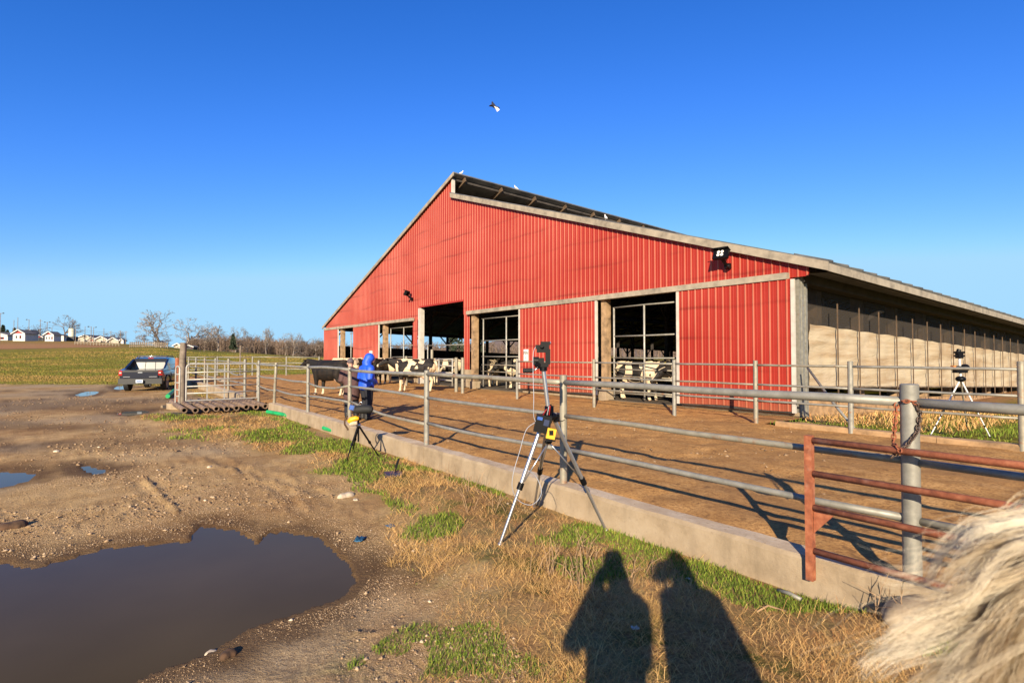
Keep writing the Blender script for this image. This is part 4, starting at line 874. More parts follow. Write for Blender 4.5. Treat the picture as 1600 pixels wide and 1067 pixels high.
def tube_gate(name, label, p, q, zs, mids, r=.024):
    """rounded frame gate from point p to q"""
    p = Vector((p.x, p.y, 0)); q = Vector((q.x, q.y, 0)); L = (q - p).length; a = math.atan2((q - p).y, (q - p).x); gt = thing(name, label, 'gate', p, a); z0, z1 = zs[0], zs[-1]; c = .11
    fr = [(0, 0, z0), (0, 0, z1 - c), (c * .3, 0, z1 - c * .3), (c, 0, z1), (L - c, 0, z1), (L - c * .3, 0, z1 - c * .3), (L, 0, z1 - c), (L, 0, z0), (L / 2, 0, z0), (0, 0, z0)]
    MB().tube(fr, r * 1.1, 9, False).build('frame', 'gate_silver', gt, True)
    for z in zs[1:-1]: MB().tube([(0, 0, z), (L / 2, 0, z + random.uniform(-.01, .01)), (L, 0, z)], r, 8).build('rail', 'gate_silver', gt, True)
    for m in mids: MB().bar((L * m, .0, z0), (L * m, .0, z1), .04, .012, (0, 1, 0)).build('stay', 'gate_silver', gt)
    return gt
tube_gate('tube_gate', 'wide silver tube gate standing over the cattle guard', at_y(291, 600, 18.45), fl(T405, -.02) + U * .14 , [.07, .32, .55, .78, 1.02, 1.30], (.28, .52))
tube_gate('tube_gate', 'narrow silver tube gate left of the wooden gate post', at_y(274.5, 600, 18.9), at_y(281, 600, 18.75), [-.05, .2, .42, .66, .95, 1.22], ())

# pipe gates inside the doorways of the barn
def door_gate(p0, p1, zs, vert, label, ztop_, back=.25, r=.028):
    a, b = bx(p0), bx(p1); gt = thing('doorway_gate', label, 'gate', bw(a, back, 0), BARN_ANG, 'pipe gates in the barn doorways'); L = b - a
    for z in zs: MB().tube([(0, 0, z), (L / 2, 0, z + random.uniform(-.015, .015)), (L, 0, z)], r if z > 1.35 else r * .9, 8).build('rail', 'galvanised' if z > 1.35 else 'galvanised_worn', gt, True)
    for v in vert: MB().tube([(L * v, 0, .12), (L * v, 0, ztop_)], r * 1.15, 8).build('upright', 'gate_silver', gt, True)
    return gt
door_gate(951, 1061, (.28, .6, .86, 1.12, 1.52, 2.28, 3.3), (0.01, .47), 'tall pipe gate across the doorway nearest the right end of the barn', 3.3)
door_gate(746, 815, (.55, .85, 1.15, 1.55, 2.3, 3.35), (0.04, .58), 'tall pipe gate across the doorway left of the lettered sign', 3.35)
door_gate(604, 645, (.6, 1.0, 1.5, 2.2, 3.3), (0.02, .53), 'tall pipe gate in the doorway above the person in blue', 3.3)
door_gate(542, 555, (.7, 1.4, 2.2, 3.2), (0.1, .8), 'narrow pipe gate in the leftmost doorway of the barn', 3.3)
door_gate(661, 724, (1.32, 2.15), (0.02, .98), 'pipe barrier across the tall middle doorway', 2.2)
# handling pen by the tall doorway: short posts and a low gate
hp = thing('handling_gate', 'low white pipe gate behind the black and white cow', 'gate', fl(fence_t(681, 8.2), 8.2), math.atan2(-U.y, -U.x)); L = fence_t(681, 8.2) - fence_t(707, 8.2)
for z in (.45, .8, 1.12, 1.42): MB().tube([(0, 0, z), (L, 0, z)], .03, 8).build('rail', 'gate_silver', hp, True)
for k in (0, .2, 1.0): MB().tube([(L * k, 0, .2), (L * k, 0, 1.46)], .034, 8).build('upright', 'gate_silver', hp, True)
for px, zt, dd, lb in ((635, 1.55, 8.4, 'leftmost of the short posts standing behind the black and white cow'), (713, 1.5, 7.9, 'left one of two short posts before the timber door post'), (723, 1.5, 7.7, 'right one of two short posts before the timber door post'), (675, 1.9, 9.2, 'tall pale pipe post in front of the tall middle doorway')):
    p = fl(fence_t(px, dd), dd); o = tag(MB().tube([(0, 0, -.1), (0, 0, zt)], .075, 10).build('yard_post', 'galvanised_worn', None, 40), lb, 'post', 'short posts before the barn'); o.location = p

# ------------------------------------------------------------------ tripods and their gear
def leg(parent, a, b, r, mat, sections=((0, .55, 1.0), (.5, 1.0, .72)), clamp=True, rings=()):
    a, b = Vector(a), Vector(b); l = link('leg', None, parent)
    for i, (s, e, k) in enumerate(sections): MB().tube([a.lerp(b, s), a.lerp(b, e)], r * k, 10).build('tube', mat, l, 40)
    if clamp:
        for (s, e, k) in sections[:-1]: MB().tube([a.lerp(b, e - .035), a.lerp(b, e + .02)], r * 1.45, 10).build('clamp', 'black_plastic', l, 40)
    for s in rings: MB().tube([a.lerp(b, s), a.lerp(b, s + .03)], r * 1.08, 10).build('band', 'black_plastic', l)
    MB().ball(b, r * 1.15, 8).build('foot', 'black_rubber' if mat != 'aluminium' else 'aluminium', l, True); return l
def wire(parent, pts, r=.0035, mat='wire_grey'):
    # smooth polyline
    P = [Vector(p) for p in pts]; out = []
    for i in range(len(P) - 1):
        p0, p1, p2, p3 = P[max(i-1, 0)], P[i], P[i+1], P[min(i+2, len(P)-1)]
        for k in range(6):
            t = k / 6; out.append(0.5 * ((2*p1) + (p2-p0)*t + (2*p0-5*p1+4*p2-p3)*t*t + (3*p1-p0-3*p2+p3)*t**3))
    out.append(P[-1]); return MB().tube(out, r, 5).build('cable', mat, parent, True)
# big silver tripod by the fence
DT = 5.35
def tp_(px, py, d=DT): return at_y(px, py, d)
lf = on_z(781, 856, -.22); rf_ = on_z(947, 824, -.22); bf = on_z(835, 788, -.22); lf.z = gz1(lf.x, lf.y); rf_.z = gz1(rf_.x, rf_.y); bf.z = gz1(bf.x, bf.y)
hub = tp_(858, 650, 5.45); base = Vector((hub.x, hub.y, gz1(hub.x, hub.y))); tr = thing('tripod', 'tall silver tripod carrying cameras and a yellow pack, standing on the verge', 'tripod', base); B = lambda p: Vector(p) - base
hubL = B(hub); s_ = 5.45 / F_PX
for foot in (lf, rf_, bf):
    o = (B(foot) - hubL); o.z = 0; o = o.normalized() * .06; leg(tr, hubL + o - Vector((0, 0, .03)), B(foot), .021, 'aluminium')
MB().ball(hubL, (.085, .085, .045), 14).tube([hubL + Vector((0, 0, -.03)), hubL + Vector((0, 0, .10))], .045, 12).build('hub', 'black_plastic', tr, True)
for a in (0.4, 2.5, 4.6): MB().cbox((0, 0, 0), (.05, .06, .075), 0, Matrix.Translation(hubL + Vector((math.cos(a) * .075, math.sin(a) * .075, -.02))) @ Matrix.Rotation(a, 4, 'Z')).build('leg_joint', 'black_plastic', tr)
ct = B(tp_(849, 578, 5.45)); MB().tube([hubL + Vector((0, 0, .0)), ct], .021, 12).build('centre_column', 'aluminium', tr, 40)
low = B(tp_(857, 690, 5.45)); MB().tube([hubL, low], .016, 10).ball(low, (.04, .04, .025), 8).build('column_foot', 'black_plastic', tr, 40)
for foot in (lf, rf_, bf): MB().tube([low, hubL.lerp(B(foot), .52)], .0075, 8).build('spreader', 'aluminium', tr, True)
# head: plate, C-shaped mount and pan handle
hd = link('pan_head', None, tr)
MB().tube([ct + Vector((0, 0, -.01)), ct + Vector((0, 0, .03))], .038, 12).cbox(ct + Vector((0, 0, .05)), (.10, .09, .04)).build('head_base', 'black_plastic', hd, 40)
MB().cbox(ct + Vector((.045, 0, .13)), (.045, .08, .15)).cbox(ct + Vector((.0, 0, .19)), (.13, .075, .035)).cbox(ct + Vector((-.045, 0, .085)), (.10, .08, .07)).build('bracket', 'black_plastic', hd)
MB().tube([ct + Vector((-.10, 0, .09)), ct + Vector((-.045, -.01, .09))], .04, 12).tube([ct + Vector((-.07, -.02, .05)), ct + Vector((-.05, -.06, .05))], .025, 10).build('knob', 'black_plastic', hd, 40)
MB().tube([ct + Vector((-.03, 0, .03)), ct + Vector((-.10, -.02, -.005))], .009, 8).build('handle_rod', 'aluminium', hd, True); MB().tube([ct + Vector((-.10, -.02, -.005)), ct + Vector((-.20, -.04, -.005))], .023, 12).build('handle_grip', 'black_rubber', hd, 40)
cam1 = thing('small_camera', 'small black camera on top of the tall silver tripod', 'camera', base + ct + Vector((0, 0, .208)))
MB().cbox((-.01, 0, .02), (.13, .07, .04)).cbox((.02, 0, .055), (.09, .06, .035)).build('body', 'black_plastic', cam1); MB().tube([(-.02, -.03, .03), (-.02, -.075, .03)], .02, 12).build('lens', 'black_plastic', cam1, 40); MB().tube([(.05, 0, .06), (.075, 0, .06)], .013, 8).build('dial', 'aluminium', cam1, 40)
c = B(tp_(848, 662, 5.33)); bxo = thing('recorder_box', 'black recorder box with cables hanging on the tall silver tripod', 'box', base + c); M0 = Matrix.Rotation(R(12), 4, 'Y')
MB().cbox((0, 0, 0), (.15, .08, .17), 0, M0).build('case', 'black_plastic', bxo); MB().cbox((-.04, -.045, .05), (.05, .015, .03), 0, M0).build('plug', 'blue_plastic', bxo); MB().cbox((.03, -.042, .02), (.05, .006, .06), 0, M0).build('panel', 'navy_plastic', bxo)
for k in range(5): wire(bxo, [(.0 + k * .02, -.03, .085), (.03 + k * .012, -.06, .14 + .012 * k), (.05, -.02, .15)], .005, ('red_plastic', 'black_plastic', 'wire_grey')[k % 3])
c = B(tp_(861, 677, 5.30)); yb = thing('battery_pack', 'yellow battery pack on the tall silver tripod', 'battery', base + c); MB().cbox((0, 0, 0), (.085, .06, .10), 0, Matrix.Rotation(R(12), 4, 'Y')).build('shell', 'yellow_paint', yb); MB().cbox((.0, -.032, .01), (.04, .012, .045)).cbox((-.005, 0, -.06), (.09, .05, .03)).build('terminal', 'black_plastic', yb)
hp_ = base + c
wire(tr, [ct + Vector((-.03, 0, .24)), ct + Vector((-.10, -.03, .17)), B(tp_(834, 620, 5.3)), B(tp_(834, 650, 5.3)), B(tp_(840, 664, 5.3))])
wire(tr, [B(tp_(836, 660, 5.28)), B(tp_(822, 672, 5.25)), B(tp_(812, 705, 5.2)), B(tp_(802, 740, 5.15)), B(tp_(801, 765, 5.15)), B(tp_(812, 783, 5.2)), B(tp_(832, 788, 5.25)), B(tp_(846, 770, 5.3)), B(tp_(838, 745, 5.35)), B(tp_(825, 735, 5.3))], .0035)
wire(tr, [hubL + Vector((.03, 0, -.02)), hubL + Vector((.11, 0, -.05)), B(tp_(882, 656, 5.5))], .004, 'black_plastic')

# low black tripod near the two people
DT2 = on_z(556, 722, -.24).y; h2 = at_y(560, 664, DT2 + .25); b2 = Vector((h2.x, h2.y, gz1(h2.x, h2.y))); t2 = thing('tripod', 'low black tripod holding a covered camera beside the fence', 'tripod', b2); B = lambda p: Vector(p) - b2
for (px, py, dz) in ((541, 723, 0), (592, 714, 0), (551, 706, .5)):
    f = on_z(px, py, -.24); f.z = gz1(f.x, f.y); leg(t2, B(h2), B(f), .017, 'black_plastic')
MB().tube([B(at_y(560, 690, DT2 + .25)), B(at_y(560, 652, DT2 + .25))], .016, 10).build('centre_column', 'black_plastic', t2, 40); MB().ball(B(h2), (.05, .05, .035), 10).build('hub', 'aluminium', t2, True); MB().cbox(B(at_y(560, 654, DT2 + .25)), (.09, .07, .05)).build('head', 'black_plastic', t2)
cc = at_y(563, 641, DT2 + .2); c2 = thing('covered_camera', 'camera under a black rain cover with a blue screen on the low tripod', 'camera', cc)
me = blob(MB().loft([((-.14, 0, .0), .05, .04), ((-.05, 0, .01), .075, .075), ((.06, 0, .02), .08, .08), ((.17, 0, .02), .07, .07), ((.22, 0, .01), .05, .05)], (0, 1, 0), 12), 'body', 'black_rubber', .012, 2); link('body', me, c2)
MB().cbox((-.14, -.05, .02), (.10, .02, .10), 0, Matrix.Rotation(R(14), 4, 'Y')).build('screen', 'navy_plastic', c2); MB().cbox((-.143, -.063, .02), (.075, .006, .075), 0, Matrix.Rotation(R(14), 4, 'Y')).build('screen_glass', 'blue_plastic', c2)
MB().tube([(-.03, 0, .08), (-.01, 0, .14), (.02, 0, .15), (.035, 0, .10)], .007, 6).build('handle', 'aluminium', c2, True)
yb2 = at_y(552, 655, DT2 + .15); y2 = thing('yellow_case', 'yellow and tan padded pouch hanging under the covered camera', 'bag', yb2)
link('shell', blob(MB().loft([((-.09, 0, -.05), .03, .03), ((-.04, 0, -.01), .05, .055), ((.05, 0, .02), .05, .045), ((.10, 0, .01), .03, .03)], (0, 1, 0), 10), 'shell', 'yellow_paint', .012, 2), y2)
link('flap', blob(MB().loft([((-.06, -.02, -.09), .03, .025), ((.0, -.02, -.075), .045, .04), ((.08, -.02, -.06), .035, .035)], (0, 1, 0), 10), 'flap', 'stone_pale', .012, 2), y2)
MB().tube([(-.10, 0, .06), (-.15, 0, -.02), (-.15, 0, -.09), (-.10, 0, -.16), (-.09, 0, -.19)], .016, 7).build('strap', 'manure', y2, True)
# taped tripod beyond the far kerb
D3 = on_z(1500, 676, .05).y; h3 = at_y(1501, 592, D3); b3 = Vector((h3.x, h3.y, gz1(h3.x, h3.y))); t3 = thing('tripod', 'white taped tripod in the grass beyond the far kerb', 'tripod', b3); B = lambda p: Vector(p) - b3
for (px, py, dd) in ((1453, 673, 0), (1547, 679, -.1), (1512, 668, .8)):
    f = at_y(px, py, D3 + dd); f.z = gz1(f.x, f.y); leg(t3, B(h3), B(f), .015, 'white_tape' if dd < .5 else 'galvanised_worn', rings=(.4, .55, .63, .8))
MB().ball(B(h3), (.09, .09, .06), 10).build('hub', 'black_plastic', t3, True); MB().tube([B(h3), B(at_y(1499, 560, D3))], .022, 10).build('centre_column', 'white_tape', t3, 40)
hb = B(at_y(1500, 577, D3)); MB().cbox(hb, (.22, .12, .14)).ball(hb + Vector((.10, 0, .03)), (.09, .07, .08), 10).build('gear_box', 'black_plastic', t3, 30); MB().cbox(hb + Vector((-.13, 0, .05)), (.06, .08, .05)).build('gear_light', 'orange_box', t3)
hb = B(at_y(1499, 556, D3)); MB().cbox(hb, (.10, .09, .10)).cbox(hb + Vector((0, 0, .07)), (.16, .10, .04)).cbox(hb + Vector((0, 0, .0)), (.20, .05, .03)).tube([hb + Vector((-.02, 0, .08)), hb + Vector((0, 0, .13))], .04, 8).build('pan_head', 'black_plastic', t3)

# ------------------------------------------------------------------ pickup truck (local: +Y = nose, base at ground)
tw = on_z(222, 612, -.28); truck = thing('pickup_truck', 'dark blue-black pickup truck parked on the muddy lot, seen from behind', 'truck', (tw.x - .85, tw.y + 2.4, gz1(tw.x, tw.y) + .0), R(33.6 - 15.5))
def loft_body(secs, mat, name, smooth=35):
    """secs: list of (y, [(x,z)...half outline from bottom centre out and up to top centre])"""
    mb = MB(); n = len(secs[0][1])
    for y, o in secs:
        for (x, z) in o: mb.v.append((x, y, z))
        for (x, z) in o[::-1]: mb.v.append((-x, y, z))
    m = 2 * n
    for i in range(len(secs) - 1):
        for j in range(m): mb.f.append((i*m+j, i*m+(j+1)%m, (i+1)*m+(j+1)%m, (i+1)*m+j)); mb.m.append(0)
    mb.f.append(tuple(range(m))[::-1]); mb.f.append(tuple((len(secs)-1)*m + j for j in range(m))); mb.m += [0, 0]
    o = mb.build(name, mat, truck, smooth); return o
def sec(w, zb, zs, zt, k=1.0): return [(0, zb), (w * .92, zb), (w, zb + .1), (w * 1.0, zs), (w * .97, zt - .05), (w * .93, zt), (0, zt)]
loft_body([(-2.6, sec(.92, .52, .8, 1.10)), (-2.45, sec(.97, .45, .85, 1.12)), (-1.0, sec(.985, .40, .85, 1.13)), (1.0, sec(.985, .40, .85, 1.08)), (2.2, sec(.96, .42, .8, 1.02)), (2.55, sec(.85, .45, .75, .92))], 'truck_paint', 'body')
def csec(w, wt, zb, zt): return [(0, zb), (w, zb), (w * .985, zb + (zt - zb) * .35), (wt, zt - .06), (wt * .93, zt), (0, zt)]
loft_body([(-.95, csec(.93, .80, 1.08, 1.70)), (-.6, csec(.93, .78, 1.08, 1.77)), (.5, csec(.93, .78, 1.06, 1.76)), (1.0, csec(.93, .74, 1.05, 1.66)), (1.75, csec(.90, .66, 1.03, 1.12))], 'truck_paint', 'cabin')
for s in (-1, 1):
    # flying buttress from cabin down to the bed side
    MB().add([(s*.965, -2.5, 1.10), (s*.965, -.9, 1.10), (s*.86, -.9, 1.68), (s*.94, -1.9, 1.20), (s*.83, -2.5, 1.10), (s*.83, -.9, 1.10), (s*.76, -.9, 1.68), (s*.84, -1.9, 1.20)],
             [(0,1,2,3),(7,6,5,4),(0,4,5,1),(1,5,6,2),(2,6,7,3),(3,7,4,0)] if s > 0 else [(3,2,1,0),(4,5,6,7),(1,5,4,0),(2,6,5,1),(3,7,6,2),(0,4,7,3)]).build('bed_side', 'truck_paint', truck)
    MB().tube([(s*.70, -.75, 1.78), (s*.71, -.6, 1.83), (s*.71, .45, 1.82), (s*.70, .6, 1.77)], .022, 8).build('roof_rail', 'truck_grey', truck, True)
    tl = link('tail_light', MB().add([(s*.80, -2.665, .84), (s*.975, -2.60, .84), (s*.985, -2.44, .84), (s*.80, -2.665, 1.10), (s*.965, -2.60, 1.10), (s*.975, -2.44, 1.10), (s*.80, -2.4, .84), (s*.80, -2.4, 1.10)],
        [(0,1,4,3),(1,2,5,4),(3,4,5,7),(6,2,1,0)] if s > 0 else [(3,4,1,0),(4,5,2,1),(7,5,4,3),(0,1,2,6)]).mesh('tail_light', 'tail_lens'), truck)
    MB().cbox((s*.875, -2.655, .98), (.10, .03, .07)).build('reverse_lamp', 'tail_clear', tl)
    for y in (-1.62, 1.60):
        w = link('wheel', None, truck); w.location = (s * .84, y, .37)
        MB().tube([(-.125, 0, 0), (-.10, 0, 0), (.10, 0, 0), (.125, 0, 0)], [.33, .37, .37, .33], 28).build('tyre', 'black_rubber', w, 40)
        MB().tube([(s*.11, 0, 0), (s*.132, 0, 0)], [.23, .22], 20).build('rim', 'galvanised', w, 40)
        MB().tube([(s*.985, y - .46, .42), (s*.99, y - .40, .70), (s*.99, y - .2, .84), (s*.99, y + .2, .84), (s*.99, y + .40, .70), (s*.985, y + .46, .42)], .035, 6).build('wheel_arch', 'truck_grey', truck, True)
    MB().add([(s*.921, -.85, 1.20), (s*.921, -.20, 1.20), (s*.80, -.22, 1.62), (s*.815, -.72, 1.62)], [(0,1,2,3)] if s > 0 else [(3,2,1,0)]).build('window', 'truck_glass', truck)
    MB().add([(s*.927, -.12, 1.18), (s*.921, 1.05, 1.17), (s*.785, .72, 1.60), (s*.805, -.12, 1.62)], [(0,1,2,3)] if s > 0 else [(3,2,1,0)]).build('window', 'truck_glass', truck)
    MB().cbox((s*1.06, .95, 1.20), (.16, .10, .15)).build('mirror', 'truck_paint', truck)
tgt = link('tailgate', MB().box((-.79, -2.66, .70), (.79, -2.55, 1.11)).mesh('tailgate', 'truck_grey'), truck)
MB().box((-.79, -2.665, .70), (.79, -2.655, 1.02)).build('gate_panel', 'truck_paint', tgt); MB().box((-.10, -2.685, .96), (.10, -2.66, 1.03)).build('handle', 'chrome', tgt); MB().box((-.75, -2.675, .755), (-.45, -2.664, .79)).build('badge', 'chrome', tgt); MB().box((.40, -2.675, .755), (.75, -2.664, .79)).build('badge', 'chrome', tgt)
MB().box((-.97, -2.78, .40), (.97, -2.50, .68)).xf(lambda p: (p[0], p[1] + .12 * (abs(p[0]) > .9), p[2])).build('bumper', 'truck_grey', truck)
pl = link('number_plate', MB().box((-.155, -2.80, .47), (.155, -2.784, .63)).mesh('number_plate', 'plate'), truck); MB().box((-.12, -2.803, .515), (.12, -2.8, .575)).build('plate_print', 'plate_print', pl)
for k in range(3): MB().add([(-.72 + k*.485, -1.02, 1.14), (-.72 + k*.485 + .46, -1.02, 1.14), (-.66 + k*.45 + .42, -.925, 1.63), (-.66 + k*.45, -.925, 1.63)], [(0,1,2,3)]).build('rear_pane', 'rear_glass', truck)
MB().tube([(-.70, -.62, 1.83), (.70, -.62, 1.83)], .02, 8).build('roof_bar', 'chrome', truck, True); MB().box((-.12, -.96, 1.70), (.12, -.90, 1.745)).build('brake_lamp', 'tail_lens', truck)
MB().tube([(.45, -2.72, .33), (.45, -2.5, .33)], .035, 8).build('exhaust', 'truck_grey', truck, 40)

# ------------------------------------------------------------------ odds and ends on the ground
def on_ground(px, py, z=-.25): p = on_z(px, py, z); p.z = gz1(p.x, p.y); return p
def hose(label, pts, r=.035):
    P = [on_ground(a, b) for a, b in pts]; out = [P[0].lerp(P[-1], 0)]
    out = [p + Vector((0, 0, r * .8 + .035)) for p in P]; o = tag(MB().tube(out, r, 10).build('drain_pipe', 'hose_green', None, 50), label, 'pipe', 'green pipes along the kerb'); MB().tube([out[-1], out[-1] + (out[-1] - out[-2]).normalized() * .04], r * 1.08, 10).build('pipe_end', 'black_plastic', o, 50); return o
hose('green plastic pipe lying by the kerb near the cattle guard', [(418, 648), (432, 650), (450, 653), (464, 656)], .06)
hose('green plastic pipe end lying left of the low black tripod', [(506, 673), (520, 677), (535, 679), (550, 681)], .055)
hose('short dull green pipe under the small gate beside the truck', [(262, 622), (268, 617), (272, 613)], .09)
def rock(px, py, s, label, mat='stone_pale', flat=.45, name='stone', seed=1, kind='stone', group=None):
    rnd = random.Random(seed); mb = MB()
    for k in range(4): mb.ball((rnd.uniform(-.4, .4) * s, rnd.uniform(-.3, .3) * s, 0), (s * rnd.uniform(.5, .8), s * rnd.uniform(.4, .6), s * flat * rnd.uniform(.7, 1.1)), 8)
    o = link(name, blob(mb, name, mat, s * .12, 1)); p = on_ground(px, py); o.location = (p.x, p.y, p.z + s * flat * .15); o.rotation_euler = (0, 0, rnd.uniform(0, 6)); return tag(o, label, kind, group)
rock(541, 774, .12, 'flat pale stone at the edge of the verge', seed=3); rock(556, 779, .05, 'small pale stone right beside the flat stone', seed=4); rock(333, 1004, .05, 'pale stone at the near shore of the big puddle', seed=5)
rock(328, 729, .06, 'pale stone in the middle of the dirt lot', seed=6); rock(90, 645 + 60, .08, 'pale stone at left of the dirt lot', seed=7)
rock(472, 658, .16, 'broken pale rubble at the end of the green pipe by the kerb', seed=12, flat=.3, kind='rubble', name='rubble')
rock(20, 819, .18, 'dark brown manure clod at the left of the lot', 'manure', .35, 'manure_clod', 8, 'clod'); rock(352, 984 + 30, .07, 'dark wet clod at the near shore of the big puddle', 'manure', .5, 'dirt_clod', 9, 'clod')
rock(352, 603, .5, 'pale boulder behind the wide silver gate', seed=13, flat=.7)
def rag(px, py, s, label, mat, seed):
    rnd = random.Random(seed); n = 9; mb = MB()
    for i in range(n):
        for j in range(n): mb.v.append(((i / (n-1) - .5) * s + rnd.gauss(0, s * .04), (j / (n-1) - .5) * s * .7 + rnd.gauss(0, s * .04), abs(rnd.gauss(0, s * .13)) * (1 - abs(i / (n-1) - .5)) + .01))
    for i in range(n - 1):
        for j in range(n - 1): mb.f.append((i*n+j, (i+1)*n+j, (i+1)*n+j+1, i*n+j+1)); mb.m.append(0)
    o = mb.build('plastic_scrap', mat, None, True); so = o.modifiers.new('t', 'SOLIDIFY'); so.thickness = .004; p = on_ground(px, py); o.location = p; o.rotation_euler = (0, 0, rnd.uniform(0, 3)); return tag(o, label, 'scrap')
rag(610, 820, .11, 'crumpled blue plastic scrap at the verge edge', 'tarp_blue', 1); rag(563, 838, .13, 'flattened dark blue plastic scrap in the dirt beside the puddle', 'tarp_blue', 2); rag(993, 995, .05, 'tiny pale paper scrap in the verge shadow', 'sign_white', 3); rag(1075, 912, .03, 'tiny white paper scrap within the right person shadow', 'sign_white', 5)
p = on_ground(614, 752); o = thing('equipment_case', 'small open dark blue case in the dry grass of the verge', 'case', p, R(20)); MB().box((-.12, -.09, 0.0), (.12, .09, .05)).build('tray', 'navy_plastic', o); MB().bar((.04, .10, .04), (.10, .16, .20), .20, .02, (1, 0, 0)).build('lid', 'black_plastic', o)
p = on_ground(1216, 928); q = on_ground(1252, 944); o = tag(MB().tube([p + Vector((0, 0, .02)), p.lerp(q, .5) + Vector((0, 0, .03)), q + Vector((0, 0, .02))], .016, 8).build('pipe_offcut', 'galvanised', None, True), 'short grey pipe offcut in the grass below the rusty gate', 'pipe')
o = tag(MB().tube([on_ground(1183, 966) + Vector((0, 0, .015)), on_ground(1200, 962) + Vector((0, 0, .04)), on_ground(1228, 964) + Vector((0, 0, .01))], .007, 6).build('dry_stick', 'weed_stem', None, True), 'bent dry stick on bare earth below the rusty gate', 'stick')

# ------------------------------------------------------------------ cows: trunk, neck, head and legs welded into one skin (local +X = nose)
def cow_mesh(name, head='level', stride=0.0):
    mb = MB()
    trunk = [((-.90, 0, 1.20), .10, .12), ((-.84, 0, 1.16), .21, .24), ((-.68, 0, 1.09), .28, .33), ((-.42, 0, 1.03), .29, .36), ((-.1, 0, .98), .35, .40), ((.22, 0, .97), .36, .41), ((.48, 0, 1.0), .29, .39), ((.66, 0, 1.04), .22, .33), ((.80, 0, 1.10), .15, .24)]
    mb.loft(trunk, (0, 1, 0), 18)
    mb.loft([((-.88, 0, 1.36), .05, .05), ((-.70, 0, 1.38), .20, .05), ((-.45, 0, 1.36), .10, .06), ((.3, 0, 1.36), .06, .06), ((.55, 0, 1.38), .06, .06)], (0, 1, 0), 10)   # hips, spine, withers
    if head == 'low': N = [((.62, 0, 1.10), .17, .30), ((.84, 0, 1.12), .13, .22), ((1.02, 0, 1.10), .10, .17), ((1.16, 0, 1.08), .09, .14)]; h0 = Vector((1.20, 0, 1.07)); hd = Vector((.78, 0, -.62)).normalized(); tw = 0
    elif head == 'turn': N = [((.62, 0, 1.12), .17, .30), ((.82, .06, 1.24), .13, .22), ((.96, .18, 1.34), .10, .17), ((1.04, .28, 1.38), .09, .13)]; h0 = Vector((1.04, .30, 1.38)); hd = Vector((.35, .80, -.42)).normalized()
    else: N = [((.62, 0, 1.12), .17, .30), ((.86, 0, 1.22), .13, .22), ((1.05, 0, 1.30), .10, .17), ((1.18, 0, 1.34), .09, .13)]; h0 = Vector((1.18, 0, 1.34)); hd = Vector((.88, 0, -.46)).normalized()
    mb.loft(N, (0, 1, 0), 14)
    sd = Vector((-hd.y, hd.x, 0)); sd = sd.normalized() if sd.length > .1 else Vector((0, 1, 0)); up = hd.cross(sd) * -1
    if up.z < 0: up = -up
    mb.loft([(h0 - hd * .08, .085, .11), (h0 + hd * .04, .115, .135), (h0 + hd * .16, .105, .12), (h0 + hd * .30, .075, .09), (h0 + hd * .42, .068, .075), (h0 + hd * .50, .07, .068), (h0 + hd * .545, .045, .045)], tuple(sd), 14)
    for s in (-1, 1):
        e0 = h0 + sd * s * .10 + up * .06 - hd * .02; e1 = e0 + sd * s * .20 - up * .02 - hd * .03
        mb.loft([(e0, .025, .02), (e0.lerp(e1, .5), .065, .018), (e1, .025, .012)], tuple(hd), 10)
        sx = stride * s
        mb.tube([(.50, s*.17, 1.0), (.53 + sx*.3, s*.18, .74), (.52 + sx*.7, s*.16, .50), (.53 + sx*.7, s*.15, .42), (.53 + sx, s*.15, .20), (.54 + sx, s*.15, .10), (.58 + sx, s*.15, .0)], [.16, .115, .075, .072, .046, .058, .068], 12)
        mb.tube([(-.62, s*.16, 1.05), (-.56 - sx*.2, s*.20, .82), (-.60 - sx*.5, s*.18, .64), (-.74 - sx, s*.15, .50), (-.72 - sx, s*.15, .38), (-.68 - sx, s*.15, .18), (-.66 - sx, s*.15, .09), (-.62 - sx, s*.15, .0)], [.21, .17, .11, .072, .058, .048, .058, .068], 12)
    mb.ball((-.48, 0, .66), (.20, .17, .14), 12)                                            # udder
    mb.tube([(-.90, 0, 1.30), (-.97, 0, 1.2), (-.98, .02, .8), (-.97, .03, .55)], [.04, .03, .02, .018], 8); mb.ball((-.97, .03, .48), (.035, .035, .11), 8)
    def reg(c):
        if c.z < .06: return 1
        if (c.x + .48) ** 2 + c.y ** 2 < .042 and .48 < c.z < .66: return 2
        return 0
    me = blob(mb, name, ['cow_pied', 'hoof', 'udder_pink'], .021, 5, reg); return me, h0, hd, sd, up
COWS = {k: cow_mesh('cow_' + k, k, st) for k, st in (('level', .05), ('low', .0), ('turn', -.06))}
def cow(label, p, ang, kind='level', mat='cow_pied', s=1.0, tagged=False, z=0.0):
    c = thing('dairy_cow', label, 'cow', (p.x, p.y, z), ang, 'dairy cows'); c.scale = (s, s, s); me, h0, hd, sd, up = COWS[kind]
    b = link('body', me, c); b.material_slots[0].link = 'OBJECT'; b.material_slots[0].material = M[mat]
    for i in (1, 2): b.material_slots[i].link = 'DATA'
    for q in (-1, 1): MB().ball(h0 + hd * .14 + sd * q * .098 + up * .055, .02, 8).build('eye', 'eye_dark', c, True)
    if tagged:
        for q in (-1, 1): MB().cbox(h0 + sd * q * .25 + up * .0 - hd * .02, (.05, .05, .07)).build('ear_tag', 'ear_tag', c)
    return c
cow('black cow with a pale udder facing left across the yard', on_z(515, 618, 0), R(154), 'level', 'cow_black', 1.0)
cow('black and white cow standing broadside facing left before the barn', on_z(648, 612, 0), R(176), 'level', 'cow_pied', 1.02)
cow('white-backed cow standing behind the black cow', on_z(541, 592, 0), R(14), 'level', 'cow_white', 1.0, True)
